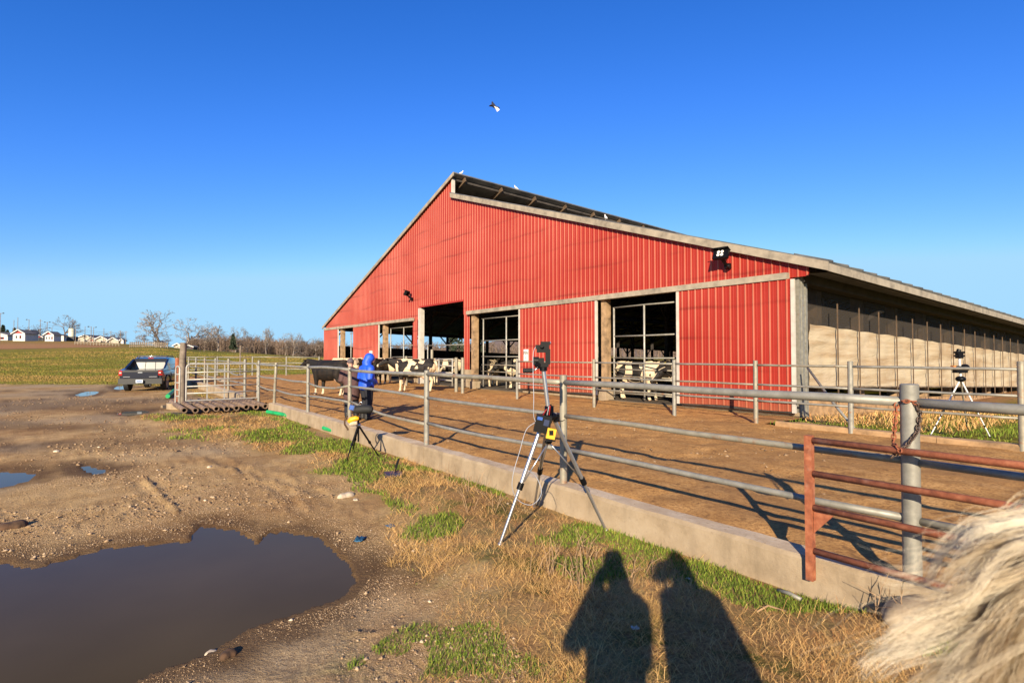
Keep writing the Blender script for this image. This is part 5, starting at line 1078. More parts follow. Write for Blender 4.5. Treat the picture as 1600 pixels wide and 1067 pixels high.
cow('pied cow seen from behind, left of the person in blue', on_z(562, 604, 0), R(70), 'level', 'cow_pied', 1.02)
cow('white cow with yellow ear tags behind the broadside cow', on_z(617, 600, 0), R(150), 'level', 'cow_white', 1.0, True)
cow('all-black cow just right of the blue jacket', on_z(592, 601, 0), R(80), 'low', 'cow_allblack', 1.0)
cow('pied cow behind the low white pipe gate', on_z(698, 599, 0), R(10), 'low', 'cow_pied', 1.0)
cow('pied cow standing in the tall middle doorway', bw(bx(712), 2.2, 0), R(70), 'level', 'cow_pied', 1.0, z=-.05)
cow('pied cow at the left of the doorway beside the lettered sign', bw(bx(765), 1.9, 0), R(-170), 'low', 'cow_pied', 1.0)
cow('dark cow facing out in the doorway beside the lettered sign', bw(bx(786), 1.5, 0), R(-100), 'low', 'cow_black', 1.0)
cow('pied cow at the right of the doorway beside the lettered sign', bw(bx(806), 1.3, 0), R(-75), 'level', 'cow_pied', 1.0)
cow('pied cow with turned head at left in the doorway nearest the right end', bw(bx(968), 1.0, 0), R(-42), 'level', 'cow_pied', .98, True)
cow('pied cow facing left in the doorway nearest the right end', bw(bx(1040), 1.3, 0), R(-158), 'low', 'cow_pied', .98)

# ------------------------------------------------------------------ people (local +Y = facing)
def hand(mb, w, d, up, s=1.0):
    """palm, four fingers and a thumb; w wrist, d pointing way, up palm normal"""
    w, d, up = Vector(w), Vector(d).normalized(), Vector(up); sd = d.cross(up).normalized(); up = sd.cross(d)
    mb.loft([(w, .028, .022), (w + d * .045, .042, .017), (w + d * .09, .043, .015)], tuple(sd), 10)
    for k, L in ((-1.5, .066), (-.5, .078), (.5, .074), (1.5, .058)):
        b = w + d * .085 + sd * k * .021; mb.tube([b, b + d * L * .5 + up * .006, b + d * L * .85 + up * .03, b + d * L * .8 + up * .045], [.0105, .010, .009, .008], 7)
    b = w + d * .03 + sd * .035; mb.tube([b, b + sd * .03 + d * .03 + up * .01, b + sd * .035 + d * .06 + up * .025], [.013, .012, .010], 7)
def person(label, loc, rz, H, jacket, trousers, pose='stand', hood=None, lean=0.0, coat=.62, hair=None, voxel=.016):
    k = H / 1.75; p = thing('person', label, 'person', loc, rz); p.scale = (k, k, k)
    hip = Vector((0, 0, .92)); ch = hip + Vector((0, math.sin(lean) * .42, math.cos(lean) * .42)); nk = ch + Vector((0, math.sin(lean * 1.1) * .12 + .01, math.cos(lean) * .14)); hd = nk + Vector((0, .045 + math.sin(lean) * .08, .155 * math.cos(lean * .7)))
    body = MB(); jk = MB(); tr_ = MB(); bt = MB()
    # head with brow, nose, jaw, ears
    body.ball(hd, (.076, .096, .118), 18).ball(hd + Vector((0, .035, -.06)), (.055, .062, .065), 14).ball(hd + Vector((0, .105, -.02)), (.014, .02, .026), 8)
    for s in (-1, 1): body.ball(hd + Vector((s*.078, -.005, -.015)), (.012, .025, .034), 8)
    body.tube([nk - Vector((0, .01, .08)), hd + Vector((0, -.02, -.05))], [.062, .055], 12)
    body.loft([((0, 0, .86), .13, .09), (hip.lerp(ch, .5), .14, .09), (ch, .15, .09), (nk, .05, .05)], (1, 0, 0), 12)
    sh = [ch + Vector((s * .185, -.01, .06)) for s in (-1, 1)]
    for i, s in enumerate((-1, 1)):
        if pose == 'camera': el = sh[i] + Vector((s * (.13 if s < 0 else .02), .03, -.22 if s < 0 else -.29)); wr = hd + Vector((s * .075, .10, -.05)); hdir = (0, .1, 1); 
        elif pose == 'pocket': el = sh[i] + Vector((s * .07, -.06, -.28)); wr = Vector((s * .10, .17, 1.00)); hdir = (-s * .7, .5, -.4)
        else: el = sh[i] + Vector((s * .06, -.02, -.29)); wr = sh[i] + Vector((s * .08, .06, -.54)); hdir = (0, .1, -1)
        jk.tube([sh[i], sh[i].lerp(el, .5), el, el.lerp(wr, .5), wr], [.095, .086, .076, .068, .055], 12)
        hand(body, wr, hdir, (0, 1, 0) if pose != 'camera' else (-s, 0, 0)); body.tube([sh[i] - Vector((s * .06, 0, .02)), sh[i], el, wr], [.05, .05, .042, .03], 8)
        kn = Vector((s * .105, .02, .50)); an = Vector((s * .11, -.02, .09))
        tr_.tube([Vector((s * .09, 0, .93)), Vector((s * .10, .01, .72)), kn, Vector((s*.108, -.01, .3)), an], [.115, .098, .078, .072, .066], 14); body.tube([Vector((s * .07, 0, .90)), kn, an, an + Vector((0, 0, -.05))], [.08, .05, .04, .04], 8)
        bt.loft([(an + Vector((0, -.06, -.045)), .04, .042), (an + Vector((0, .02, -.04)), .048, .05), (an + Vector((0, .12, -.058)), .05, .032), (an + Vector((0, .19, -.066)), .035, .022)], (1, 0, 0), 12).tube([an + Vector((0, -.01, -.05)), an + Vector((0, -.01, .12))], [.06, .062], 12)
    tr_.ball((0, 0, .94), (.165, .12, .12), 14)
    jk.loft([((0, 0, coat + .20), .185, .145), ((0, -.005, coat + .28), .205, .165), (hip + Vector((0, 0, .10)), .195, .155), (hip.lerp(ch, .5), .20, .155), (ch, .215, .15), (ch + Vector((0, 0, .08)), .19, .12), (nk, .085, .085)], (1, 0, 0), 18)
    for s in (-1, 1): jk.ball(ch + Vector((s * .16, -.01, .06)), (.09, .085, .075), 12)
    link('body', blob(body, 'body', 'skin', .011, 2), p); link('trousers', blob(tr_, 'trousers', trousers, voxel, 3), p); link('jacket', blob(jk, 'jacket', jacket, voxel, 3), p); link('boots', blob(bt, 'boots', 'boot_black', .014, 2), p)
    for s in (-1, 1): MB().ball(hd + Vector((s * .031, .088, .006)), (.011, .008, .008), 8).build('eye', 'eye_dark', p, True)
    MB().ball(hd + Vector((0, .098, -.062)), (.024, .006, .006), 8).build('mouth', 'red_plastic', p, True)
    if hood:
        h = MB().ball(hd + Vector((0, -.028, .018)), (.108, .112, .132), 18).loft([(nk + Vector((0, -.03, -.04)), .125, .10), (nk + Vector((0, -.035, .05)), .10, .105), (hd + Vector((0, -.05, .0)), .10, .10)], (1, 0, 0), 14); link('hood', blob(h, 'hood', hood, .014, 3), p)
    if hair == 'cap': h = MB().ball(hd + Vector((0, -.012, .045)), (.092, .108, .092), 16).loft([(hd + Vector((0, .06, .05)), .07, .012), (hd + Vector((0, .165, .035)), .05, .006)], (1, 0, 0), 10); link('cap', blob(h, 'cap', 'cap_grey', .012, 2), p)
    elif hair == 'hair_blonde': h = MB().ball(hd + Vector((0, -.01, .03)), (.098, .112, .112), 16).loft([(hd + Vector((0, -.05, .05)), .10, .08), (hd + Vector((0, -.06, -.06)), .115, .075), (hd + Vector((0, -.06, -.17)), .135, .07), (hd + Vector((0, -.06, -.27)), .15, .06)], (1, 0, 0), 12); link('hair', blob(h, 'hair', hair, .012, 2), p)
    elif hair: h = MB().ball(hd + Vector((0, -.02, .03)), (.096, .108, .112), 16).loft([(hd + Vector((0, -.06, .03)), .09, .06), (hd + Vector((0, -.085, -.06)), .085, .05), (hd + Vector((0, -.095, -.16)), .08, .04)], (1, 0, 0), 12); link('hair', blob(h, 'hair', hair, .012, 2), p)
    return p, hd * k
b1 = fl(fence_t(573, .75), .75); person('person in a bright blue hooded jacket and dark trousers standing behind the fence', (b1.x, b1.y, .0), R(-52), 1.62, 'jacket_blue', 'trousers_dark', 'pocket', 'jacket_blue', 0.06)[0].scale = (1.14, 1.14, .93)
b2_ = fl(fence_t(550, .5), .5); person('person in a long brown coat and grey cap stooping behind the fence post', (b2_.x, b2_.y, .0), R(24), 1.60, 'jacket_brown', 'trousers_dark', 'pocket', None, 0.34, .36, 'cap')[0].scale = (.98, 1.0, .88)
person('photographer in a dark coat raising a camera, throwing the left long shadow', (-.06, -.30, gz1(0, -.3)), 0, 1.80, 'coat_dark', 'trousers_dark', 'camera', None, 0.0, .5, 'hair_brown')[0].scale = (.88, .88, 1.095)
WX, WY = 0.645, 0.515; wom, whd = person('woman with long wind-blown blonde hair at the right foreground edge', (WX, WY, gz1(WX, WY)), R(-8), 1.60, 'coat_dark', 'trousers_dark', 'stand', None, 0.0, .40, 'hair_blonde'); wom.scale = (.80, .80, 1.62 / 1.75)
bpy.context.view_layer.update()
# her hair: strands in wavy locks streaming to the left
hc = Vector((WX, WY, gz1(WX, WY))) + Matrix.Rotation(R(-8), 3, 'Z') @ whd
NS = 22; pts_all = []; rad_all = []; tone_all = []
rnd = random.Random(5)
def lock(S, C1, C2, E, n, spread, tone, r=.00042, wave=.012):
    S, C1, C2, E = map(Vector, (S, C1, C2, E)); ph = rnd.uniform(0, 6)
    for i in range(n):
        o = Vector((rnd.gauss(0, 1), rnd.gauss(0, 1), rnd.gauss(0, 1))) * spread; fl_ = rnd.uniform(.75, 1.12); ph2 = ph + rnd.gauss(0, .5); fray = Vector((rnd.gauss(0, 1), rnd.gauss(0, 1), rnd.gauss(0, 1))) * spread * 1.6; L = []
        for q in range(NS):
            t = q / (NS - 1) * fl_; t = min(t, 1.08); a = (1-t)**3; b = 3*t*(1-t)**2; c = 3*t*t*(1-t); d = t**3
            p = S*a + C1*b + C2*c + E*d + o * (.5 + .5 * t) + fray * t * t; wv = wave * t * (1.0 + .4 * rnd.uniform(-.1, .1))
            L.append(p + Vector((0, math.cos(ph2 + t * 7), math.sin(ph2 + t * 8))) * wv)
        pts_all.append(L); rad_all.append(r * rnd.uniform(.7, 1.3)); tone_all.append(min(1, max(0, tone + rnd.gauss(0, .16))))
hx, hy, hz = hc
GUIDES = [  # (course of a lock, how many locks, tone): crown at the right, tips to the left
 ([(1760, 785), (1640, 806), (1560, 824), (1510, 840), (1475, 876), (1462, 904), (1430, 916), (1385, 908)], 5, .9), ([(1760, 800), (1640, 826), (1565, 842), (1522, 860), (1494, 888), (1476, 912)], 8, .9),
 ([(1770, 800), (1660, 835), (1575, 860), (1540, 892), (1520, 922), (1488, 946), (1440, 964), (1400, 985), (1372, 1012)], 4, .85), ([(1770, 820), (1660, 865), (1590, 890), (1556, 930), (1520, 960), (1470, 976), (1420, 988)], 6, .7),
 ([(1770, 850), (1670, 895), (1595, 930), (1560, 970), (1520, 1010), (1480, 1050), (1440, 1085)], 9, .7), ([(1770, 880), (1680, 930), (1605, 965), (1572, 1010), (1542, 1067), (1520, 1110)], 11, .5),
 ([(1760, 850), (1640, 925), (1565, 952), (1505, 985), (1435, 1018), (1385, 1034), (1355, 1066)], 4, .9), ([(1780, 920), (1690, 960), (1625, 1005), (1602, 1067), (1592, 1130)], 10, .45),
 ([(1760, 810), (1650, 870), (1565, 912), (1492, 934), (1452, 946), (1424, 936)], 5, .8), ([(1790, 960), (1710, 1000), (1660, 1060), (1645, 1130)], 8, .4), ([(1770, 830), (1680, 900), (1620, 985), (1560, 1030), (1500, 1060), (1470, 1090)], 9, .75),
 ([(1780, 800), (1690, 850), (1630, 930), (1590, 1000), (1570, 1090)], 12, .3), ([(1780, 790), (1680, 830), (1610, 880), (1560, 950), (1530, 1020)], 12, .3), ([(1750, 900), (1640, 960), (1540, 1010), (1450, 1030), (1400, 1062)], 3, .75)]
def spline(P, n, ln=1.0):
    out = []; m = len(P) - 1
    for q in range(n):
        u = q / (n - 1) * m * ln; i = min(int(u), m - 1); t = u - i; p0, p1, p2, p3 = P[max(i-1, 0)], P[i], P[i+1], P[min(i+2, m)]
        out.append(0.5 * ((2*p1) + (p2-p0)*t + (2*p0-5*p1+4*p2-p3)*t*t + (3*p1-p0-3*p2+p3)*t**3))
    return out
for (G, nl, tone) in GUIDES:
    for l_ in range(nl):
        dep0 = hy + rnd.uniform(-.05, .04) + (.04 if tone < .35 else 0); jx, jy = rnd.gauss(0, 13), rnd.gauss(0, 11); wob_ = rnd.uniform(0, 6); P = []
        for i, (px, py) in enumerate(G):
            f = i / (len(G) - 1); P.append(at_y(px + jx * (.4 + f) + rnd.gauss(0, 5) * f, py + jy * (.5 + .8 * f) + rnd.gauss(0, 5) * f, dep0 + (.012 * math.sin(wob_ + f * 5)) - .02 * f))
        tn_ = min(1, max(.05, tone + rnd.gauss(0, .16))); thin = rnd.random() < .25; ns_ = rnd.choice((5, 10)) if thin else rnd.randint(45, 85); sp_ = .0018 if thin else rnd.uniform(.0026, .0045)
        for s_i in range(ns_):
            o = Vector((rnd.gauss(0, 1), rnd.gauss(0, 1), rnd.gauss(0, 1))) * sp_; fr = Vector((rnd.gauss(0, 1), rnd.gauss(0, 1), rnd.gauss(0, 1))) * sp_ * rnd.choice((.5, .8, 2.2)); ln = rnd.uniform(.72, 1.0); C = spline(P, NS, ln)
            pts_all.append([c + o * (1.0 - .45 * (q / NS)) + fr * (q / NS) ** 2.5 for q, c in enumerate(C)]); rad_all.append(.0002 * rnd.uniform(.6, 1.3)); tone_all.append(min(1, max(0, tn_ + rnd.gauss(0, .10))))
for k in range(90):                                               # single fly-aways
    G, _, tone = rnd.choice(GUIDES); jx, jy = rnd.gauss(-8, 30), rnd.gauss(-6, 26); dep0 = hy + rnd.uniform(-.08, .04)
    P = [at_y(px + jx * (.3 + i / 6) + rnd.gauss(0, 14), py + jy * (.3 + i / 6) + rnd.gauss(0, 12), dep0) for i, (px, py) in enumerate(G)]
    pts_all.append(spline(P, NS)); rad_all.append(.00016); tone_all.append(.85)
for k in range(34):                                               # the rest of the head
    a = rnd.uniform(.3, 5.9); e = rnd.uniform(-.2, 1.4); n_ = Vector((math.cos(a) * math.cos(e), math.sin(a) * math.cos(e), math.sin(e))); S = Vector(hc) + Vector((n_.x * .075, n_.y * .08, n_.z * .09 + .02))
    lock(S, S + Vector((-.06, n_.y * .04, .0)), S + Vector((-.08, n_.y * .03, -.08)), S + Vector((-.10, 0, -.18)), 20, .008, .55)
PA = np.array(pts_all, float).reshape(-1, NS, 3) if False else np.array([[tuple(p) for p in L] for L in pts_all]); ra = np.array(rad_all); tn = np.array(tone_all); ns = len(PA)
T = np.gradient(PA, axis=1); T /= np.linalg.norm(T, axis=2, keepdims=True) + 1e-9; a1 = np.cross(T, np.array([.1, .3, 1.0])); a1 /= np.linalg.norm(a1, axis=2, keepdims=True) + 1e-9; a2 = np.cross(T, a1)
taper = np.linspace(1, .35, NS)[None, :, None]; ring = []
for j in range(3): w = 2 * math.pi * j / 3; ring.append(PA + (a1 * math.cos(w) + a2 * math.sin(w)) * ra[:, None, None] * taper)
VV = np.stack(ring, 2).reshape(-1, 3); b = (np.arange(ns) * NS * 3)[:, None, None] + (np.arange(NS - 1) * 3)[None, :, None] + np.arange(3)[None, None, :]; b2 = (np.arange(ns) * NS * 3)[:, None, None] + (np.arange(NS - 1) * 3)[None, :, None] + ((np.arange(3) + 1) % 3)[None, None, :]
hm = np_mesh('long_hair', VV, np.stack([b, b2, b2 + 3, b + 3], -1).reshape(-1, 4), 'hair_blonde', True); setattr_f(hm, 'tone', np.repeat(tn, NS * 3))
ho = link('long_hair', hm, wom); ho.matrix_parent_inverse = wom.matrix_world.inverted(); ho['kind'] = 'stuff'

# ------------------------------------------------------------------ birds
fb = thing('flying_bird', 'pigeon in flight with one dark wing and one coloured white as if sunlit', 'bird', at_y(774, 168, 22), R(40)); s = .95
link('body', blob(MB().loft([((-.16, 0, 0), .02, .015), ((-.10, 0, 0), .045, .04), ((0, 0, 0), .06, .055), ((.09, 0, .01), .05, .048), ((.15, 0, .03), .03, .032), ((.19, 0, .035), .026, .026), ((.225, 0, .03), .008, .008)], (0, 1, 0), 12), 'body', 'feather_dark', .012, 2), fb)
def wing(root, mid, tip, chord, mat, name='wing'):
    root, mid, tip = map(Vector, (root, mid, tip)); c = Vector((-chord, 0, 0)); mb = MB(); top = [root + Vector((chord * .5, 0, 0)), mid + Vector((chord * .6, 0, 0)), tip, mid + c * .55 + (tip - mid) * .3, mid + c * .75, root + c * .6]
    up = (mid - root).cross(c).normalized() * .008; n = 6; mb.v = [tuple(p + up) for p in top] + [tuple(p - up) for p in top]; mb.f = [tuple(range(n)), tuple(range(n, 2*n))[::-1]] + [(i, n + i, n + (i+1) % n, (i+1) % n) for i in range(n)]; mb.m = [0] * len(mb.f); return mb.build(name, mat, fb)
wing((0, .04, .02), (-.01, .10, .14), (-.08, .12, .27), .15, 'feather_dark'); wing((0, -.04, 0), (.02, -.14, -.12), (-.06, -.20, -.27), .15, 'feather_white')  # sunlight on the lower wing is put into its white colour
MB().add([(-.12, -.03, 0), (-.12, .03, 0), (-.26, .10, .005), (-.28, 0, .01), (-.26, -.10, .005), (-.12, -.03, -.008), (-.12, .03, -.008), (-.26, .10, -.004), (-.28, 0, 0), (-.26, -.10, -.004)], [(0,1,2,3,4), (9,8,7,6,5), (0,5,6,1), (1,6,7,2), (2,7,8,3), (3,8,9,4), (4,9,5,0)]).build('tail', 'feather_dark', fb)
pm = blob(MB().loft([((-.20, 0, .06), .03, .012), ((-.10, 0, .12), .05, .045), ((0, 0, .16), .07, .075), ((.07, 0, .21), .05, .055), ((.10, 0, .28), .032, .034), ((.12, 0, .33), .034, .034), ((.165, 0, .325), .008, .008)], (0, 1, 0), 12).tube([(0, .03, .13), (0, .03, 0)], .012, 6).tube([(0, -.03, .13), (0, -.03, 0)], .012, 6), 'roost', 'feather_white', .014, 1)
def roost(x, y, z, a, lb, s=.75):
    o = thing('perched_bird', lb, 'bird', bw(x, y, z), a, 'birds on the barn roof'); o.scale = (s, s, s); link('body', pm, o)
roost(XR + .30, .35, ZR + .16, R(20), 'white bird perched at the very peak of the barn roof'); roost(XR + .30, 3.9, ZR + .16, R(200), 'bird perched on the ridge right of the peak'); roost(-6.9, .2, 3.98 + 7.2 * sr + .12, R(100), 'bird perched halfway down the right roof slope', .7)

# ------------------------------------------------------------------ far things: trees, wood, fairground booths, poles
def bare_tree(H, seed, spread=.5, levels=6, rt=None, bushy=1.0):
    rnd = random.Random(seed); tk = MB(); cr = MB(); rt = rt or H * .026
    def grow(p, d, L, r, lv):
        n = 3; pts = [p]; q = p; dd = d
        for i in range(n):
            dd = (dd + Vector((rnd.gauss(0, .13), rnd.gauss(0, .13), rnd.gauss(.03, .08)))).normalized(); q = q + dd * L / n; pts.append(q)
        (tk if lv <= 1 else cr).tube(pts, [max(r, .034), max(r * .88, .032), max(r * .76, .03), max(r * .64, .028)], 6 if lv <= 1 else 3, False)
        if lv >= levels: return
        k = rnd.choice((2, 3, 3)) if lv else rnd.choice((4, 5, 5))
        for i in range(k):
            a = rnd.uniform(0, 2 * math.pi); s = rnd.uniform(.35, .95) * spread * 1.25; e = dd.orthogonal().normalized(); e.rotate(Matrix.Rotation(a, 3, dd)); nd = (dd * (1 - s * .4) + e * s + Vector((0, 0, .12))).normalized()
            st = pts[rnd.choice((2, 3, 3))] if lv else pts[rnd.choice((1, 2, 3, 3))]
            grow(st, nd, L * rnd.uniform(.62, .86), r * rnd.uniform(.5, .66), lv + 1)
    grow(Vector((0, 0, -.3)), Vector((0, 0, 1)), H * .30, rt, 0)
    zmax = max(v[2] for v in cr.v); k = H / zmax
    for m in (tk, cr): m.v = [(x * k, y * k, z * k) for x, y, z in m.v]
    return tk, cr
TREES = [(bare_tree(13, s, sp, lv)) for s, sp, lv in ((3, .85, 6), (8, .95, 6), (14, .7, 6), (21, 1.0, 6))]
TM = [(a.mesh('trunk', 'bark_pale', True), b.mesh('crown', 'bark_pale')) for a, b in TREES]; TMB = [(a.mesh('trunk', 'bark_brown', True), b.mesh('crown', 'bark_brown')) for a, b in TREES]
def tree(px, ybase, ytop, dep, k, label, brown=False, wide=1.0):
    p = at_y(px, ybase, dep); z = gz1(p.x, p.y); H = (at_y(px, ytop, dep).z - z); o = thing('bare_tree', label, 'tree', (p.x, p.y, z), px * .7, 'bare winter trees'); s = H / 13; o.scale = (s * wide, s * wide, s)
    t_, c_ = (TMB if brown else TM)[k]; link('trunk', t_, o); link('crown', c_, o)
tree(248, 541, 483, 190, 0, 'tallest bare tree, behind the red-roofed shed right of the poles', wide=1.25); tree(287, 546, 495, 170, 1, 'broad bare tree standing behind the wooden gate post', wide=1.2); tree(97, 530, 491, 260, 1, 'round-crowned bare tree beside the cream tank', True, .9)
tree(340, 551, 505, 230, 2, 'full bare tree at the left of the brown wood', wide=1.15); tree(368, 553, 509, 240, 0, 'slender bare tree second from left before the wood'); tree(398, 556, 520, 240, 3, 'low bare tree in the middle of the brown wood', True); tree(416, 558, 509, 230, 2, 'thin tall bare tree with a straight trunk before the wood', wide=.7)
tree(458, 559, 518, 240, 0, 'bare tree at the right of the wood, left of the barn'); tree(446, 559, 520, 250, 1, 'bare tree just left of the rightmost one in the wood'); tree(492, 560, 525, 260, 3, 'faint bare tree close to the barn wall'); tree(312, 548, 516, 200, 3, 'bare tree right of the wooden gate post', True); tree(226, 541, 520, 230, 3, 'low brown tree left of the tallest tree', True, 1.4); tree(262, 543, 526, 230, 1, 'low brown bush-like tree under the tallest tree', True, 1.4)
tree(60, 529, 507, 300, 1, 'brown tree behind the gap between the booths', True, 1.3); tree(35, 528, 508, 300, 3, 'brown tree behind the leftmost booth', True, 1.3); tree(190, 537, 516, 330, 3, 'brown tree behind the grey fence line', True, 1.4); tree(160, 537, 520, 340, 1, 'faint brown tree behind the low sheds', True, 1.6)
# the brown wood: reads as one mass
rnd = random.Random(77); tv = []; tf = []
def stick(a, b, w):
    o = len(tv); sx = w / 2; tv.extend([(a[0]-sx, a[1], a[2]), (a[0]+sx, a[1], a[2]), (b[0]+sx*.3, b[1], b[2]), (b[0]-sx*.3, b[1], b[2]), (a[0], a[1]-sx, a[2]), (a[0], a[1]+sx, a[2]), (b[0], b[1]+sx*.3, b[2]), (b[0], b[1]-sx*.3, b[2])]); tf.extend([(o, o+1, o+2, o+3), (o+4, o+5, o+6, o+7)])
for k in range(1500):
    px = rnd.uniform(292, 1150) if k > 700 else rnd.uniform(292, 520); dep = rnd.uniform(255, 330); x = (px - 800) / F_PX * dep; z = gz1(x, dep); H = rnd.uniform(5.5, 9.0) * (1.0 if px > 330 else .8)
    stick((x, dep, z - .5), (x + rnd.gauss(0, .4), dep, z + H * .9), .28)
    for j in range(16):
        h = H * rnd.uniform(.05, .85); a = rnd.uniform(0, 6.28); L = rnd.uniform(1.0, 2.6); stick((x + rnd.gauss(0, .5), dep + rnd.gauss(0, .5), z + h), (x + math.cos(a) * L, dep + math.sin(a) * L, z + h + L * rnd.uniform(.3, 1.1)), .20)
stuff(link('brown_wood', np_mesh('brown_wood', tv, tf, 'twig_brown')))
# a wooded rise behind the barn, seen through the doorways
nx2, ny2 = 90, 8; hx_ = np.linspace(-420, 380, nx2); hy_ = np.linspace(340, 560, ny2); HX, HY = np.meshgrid(hx_, hy_); HZ = -2 + (4 + 14 * sstep(-110, 30, HX)) * sstep(335, 470, HY) + fbm(HX * .08, HY * .08, 5, 4) * 9 - 3; i = np.arange(nx2 * ny2).reshape(ny2, nx2)
struct(link('wooded_hill', np_mesh('wooded_hill', np.stack([HX, HY, HZ], -1).reshape(-1, 3), np.stack([i[:-1, :-1], i[:-1, 1:], i[1:, 1:], i[1:, :-1]], -1).reshape(-1, 4), 'twig_brown', True)))
def conifer(px, dep, H, lb):
    x = (px - 800) / F_PX * dep; z = gz1(x, dep) + 0.5; o = thing('evergreen_tree', lb, 'tree', (x, dep, z), 0, 'evergreens beyond the barn'); MB().tube([(0, 0, -1), (0, 0, H * .9)], [.25, .05], 6).build('trunk', 'bark_brown', o); mb = MB(); r2 = random.Random(px)
    for j in range(260):
        h = r2.uniform(.1, 1) ; R_ = (1 - h) * H * .26 + .2; a = r2.uniform(0, 6.28); p = Vector((math.cos(a) * R_ * r2.uniform(.4, 1), math.sin(a) * R_ * r2.uniform(.4, 1), h * H)); q = Vector((r2.gauss(0, 1), r2.gauss(0, 1), r2.gauss(0, .6))).normalized() * .6; w = q.cross(Vector((r2.gauss(0, 1), 1, .5))).normalized() * .45; mb.add([p - q, p + w, p + q - Vector((0, 0, .2)), p - w], [(0, 1, 2, 3)])
    mb.build('crown', 'evergreen', o)
conifer(715, 240, 15, 'evergreen seen at the right through the tall middle doorway'); conifer(704, 245, 12, 'evergreen seen at the left through the tall middle doorway'); conifer(364, 235, 7, 'small dark evergreen among the bare trees of the wood'); conifer(752, 250, 11, 'evergreen glimpsed through the doorway left of the lettered sign')
conifer(4, 270, 7.5, 'dark evergreen at the far left behind the blue-shaded shed'); conifer(22, 280, 6.5, 'dark evergreen behind the first white booth'); conifer(11, 290, 6.0, 'dark evergreen between the far left one and the first booth')

def booth(px0, px1, ybase, ywall, ypeak, dep, label, side=.5, roof='house_roof', red=True, openings=((.3, .35), (.62, .35)), wall='house_white', turn=0.0, front=True):
    """small gabled building, gable towards the camera"""
    a, b = at_y(px0, ybase, dep), at_y(px1, ybase, dep); w = (b - a).length; z0 = min(gz1(a.x, dep), at_y(px0, ybase, dep).z); hz_ = at_y(px0, ywall, dep).z - z0; hp2 = at_y(px0, ypeak, dep).z - z0; c = (a + b) / 2
    o = thing('small_building', label, 'building', (c.x, dep, z0), turn); L = w * side * 2; h = w / 2
    MB().box((-h, 0, -1), (h, L, hz_)).build('wall', wall, o); MB().add([(-h, 0, hz_), (h, 0, hz_), (0, 0, hp2), (-h, L, hz_), (h, L, hz_), (0, L, hp2)], [(0, 1, 2), (5, 4, 3)]).build('gable', 'house_red' if red else wall, o)
    e = .5; sl_ = (hp2 - hz_) / h
    rf = MB()
    for s in (-1, 1): rf.add([(s*(h+e), -.6, hz_ - e*sl_), (0, -.6, hp2), (0, L + .4, hp2), (s*(h+e), L + .4, hz_ - e*sl_), (s*(h+e), -.6, hz_ - e*sl_ + .22), (0, -.6, hp2 + .22), (0, L + .4, hp2 + .22), (s*(h+e), L + .4, hz_ - e*sl_ + .22)], [(0,1,2,3),(7,6,5,4),(0,4,5,1),(1,5,6,2),(2,6,7,3),(3,7,4,0)])
    r_ = rf.build('roof', roof, o)
    for s in (-1, 1): MB().bar((s*(h+e), -.66, hz_ - e*sl_ + .1), (0, -.66, hp2 + .12), .1, .42).build('bargeboard', 'house_white', r_)
    for (u, v) in openings: wn_ = link('window', MB().cbox(((u - .5) * w, -.03, hz_ * (.35 + v * .5)), (w * .13, .1, hz_ * .42)).mesh('window', 'house_red' if u > .6 else 'house_white'), o); MB().cbox(((u - .5) * w, -.07, hz_ * (.35 + v * .5)), (w * .10, .1, hz_ * .34)).build('pane', 'pane_dark', wn_)
    return o
booth(20, 39, 530.5, 521, 515.5, 235, 'white booth with a red gable, leftmost of the fairground booths'); booth(44, 52.5, 531, 520, 516, 250, 'narrow white booth with a red gable, second from the left', openings=()); booth(70, 84, 532, 523, 518.5, 235, 'white booth with three red-framed windows and a red gable', openings=((.2, .3), (.5, .3), (.8, .3)))
booth(92, 99.5, 532, 525, 523, 250, 'low white annex beside the three-window booth', red=False, openings=()); booth(-30, 12, 530, 524, 519, 260, 'long shed with a blue-shaded wall at the far left', red=False, openings=((.8, .3),), wall='house_white'); booth(56, 68, 531, 527, 524, 262, 'low dark shed between the white booths', red=True, openings=(), wall='house_dark')
booth(118, 149, 534, 529, 523.5, 270, 'long low tan shed right of the cream tank', red=False, openings=((.2, .3), (.5, .3), (.8, .3)), wall='house_tan'); booth(150, 167, 537, 530, 526, 260, 'tan shed with a grey roof, middle of the three low sheds', red=False, openings=((.5, .3),), wall='house_tan'); booth(170, 185, 538, 532, 528, 250, 'pale shed with a grey roof, rightmost of the three low sheds', red=False, openings=(), wall='house_tan'); booth(188, 193, 537, 532, 530, 250, 'tiny white shed beside the grey fence line', red=False, openings=())
booth(242, 252, 543, 537, 533, 190, 'small white shed with a red gable under the tallest tree'); booth(272, 284, 545, 540, 537, 220, 'small tan shed right of the tallest tree', red=False, openings=((.5, .3),), wall='house_tan'); booth(290, 302, 546, 542, 540, 230, 'low grey shed half hidden by the wooden gate post', red=False, openings=((.8, .3),), wall='house_dark')
p = at_y(112, 532, 245); zt_ = at_y(112, 513, 245).z; z1 = at_y(112, 526, 245).z; o = thing('storage_tank', 'cream round storage tank on a dark base beside the bare tree', 'tank', (p.x, p.y, 0)); MB().tube([(0, 0, z1), (0, 0, zt_ - .3), (0, 0, zt_)], [1.15, 1.15, .9], 20).build('shell', 'tank_cream', o, 40); MB().box((-1.6, -1, gz1(p.x, p.y) - 1), (1.9, 1.2, z1)).build('base', 'house_dark', o)
for m_ in range(5): MB().tube([(0, 0, z1 + .3 + m_ * .75), (0, 0, z1 + .36 + m_ * .75)], 1.17, 20).build('hoop', 'house_tan', o, 40)
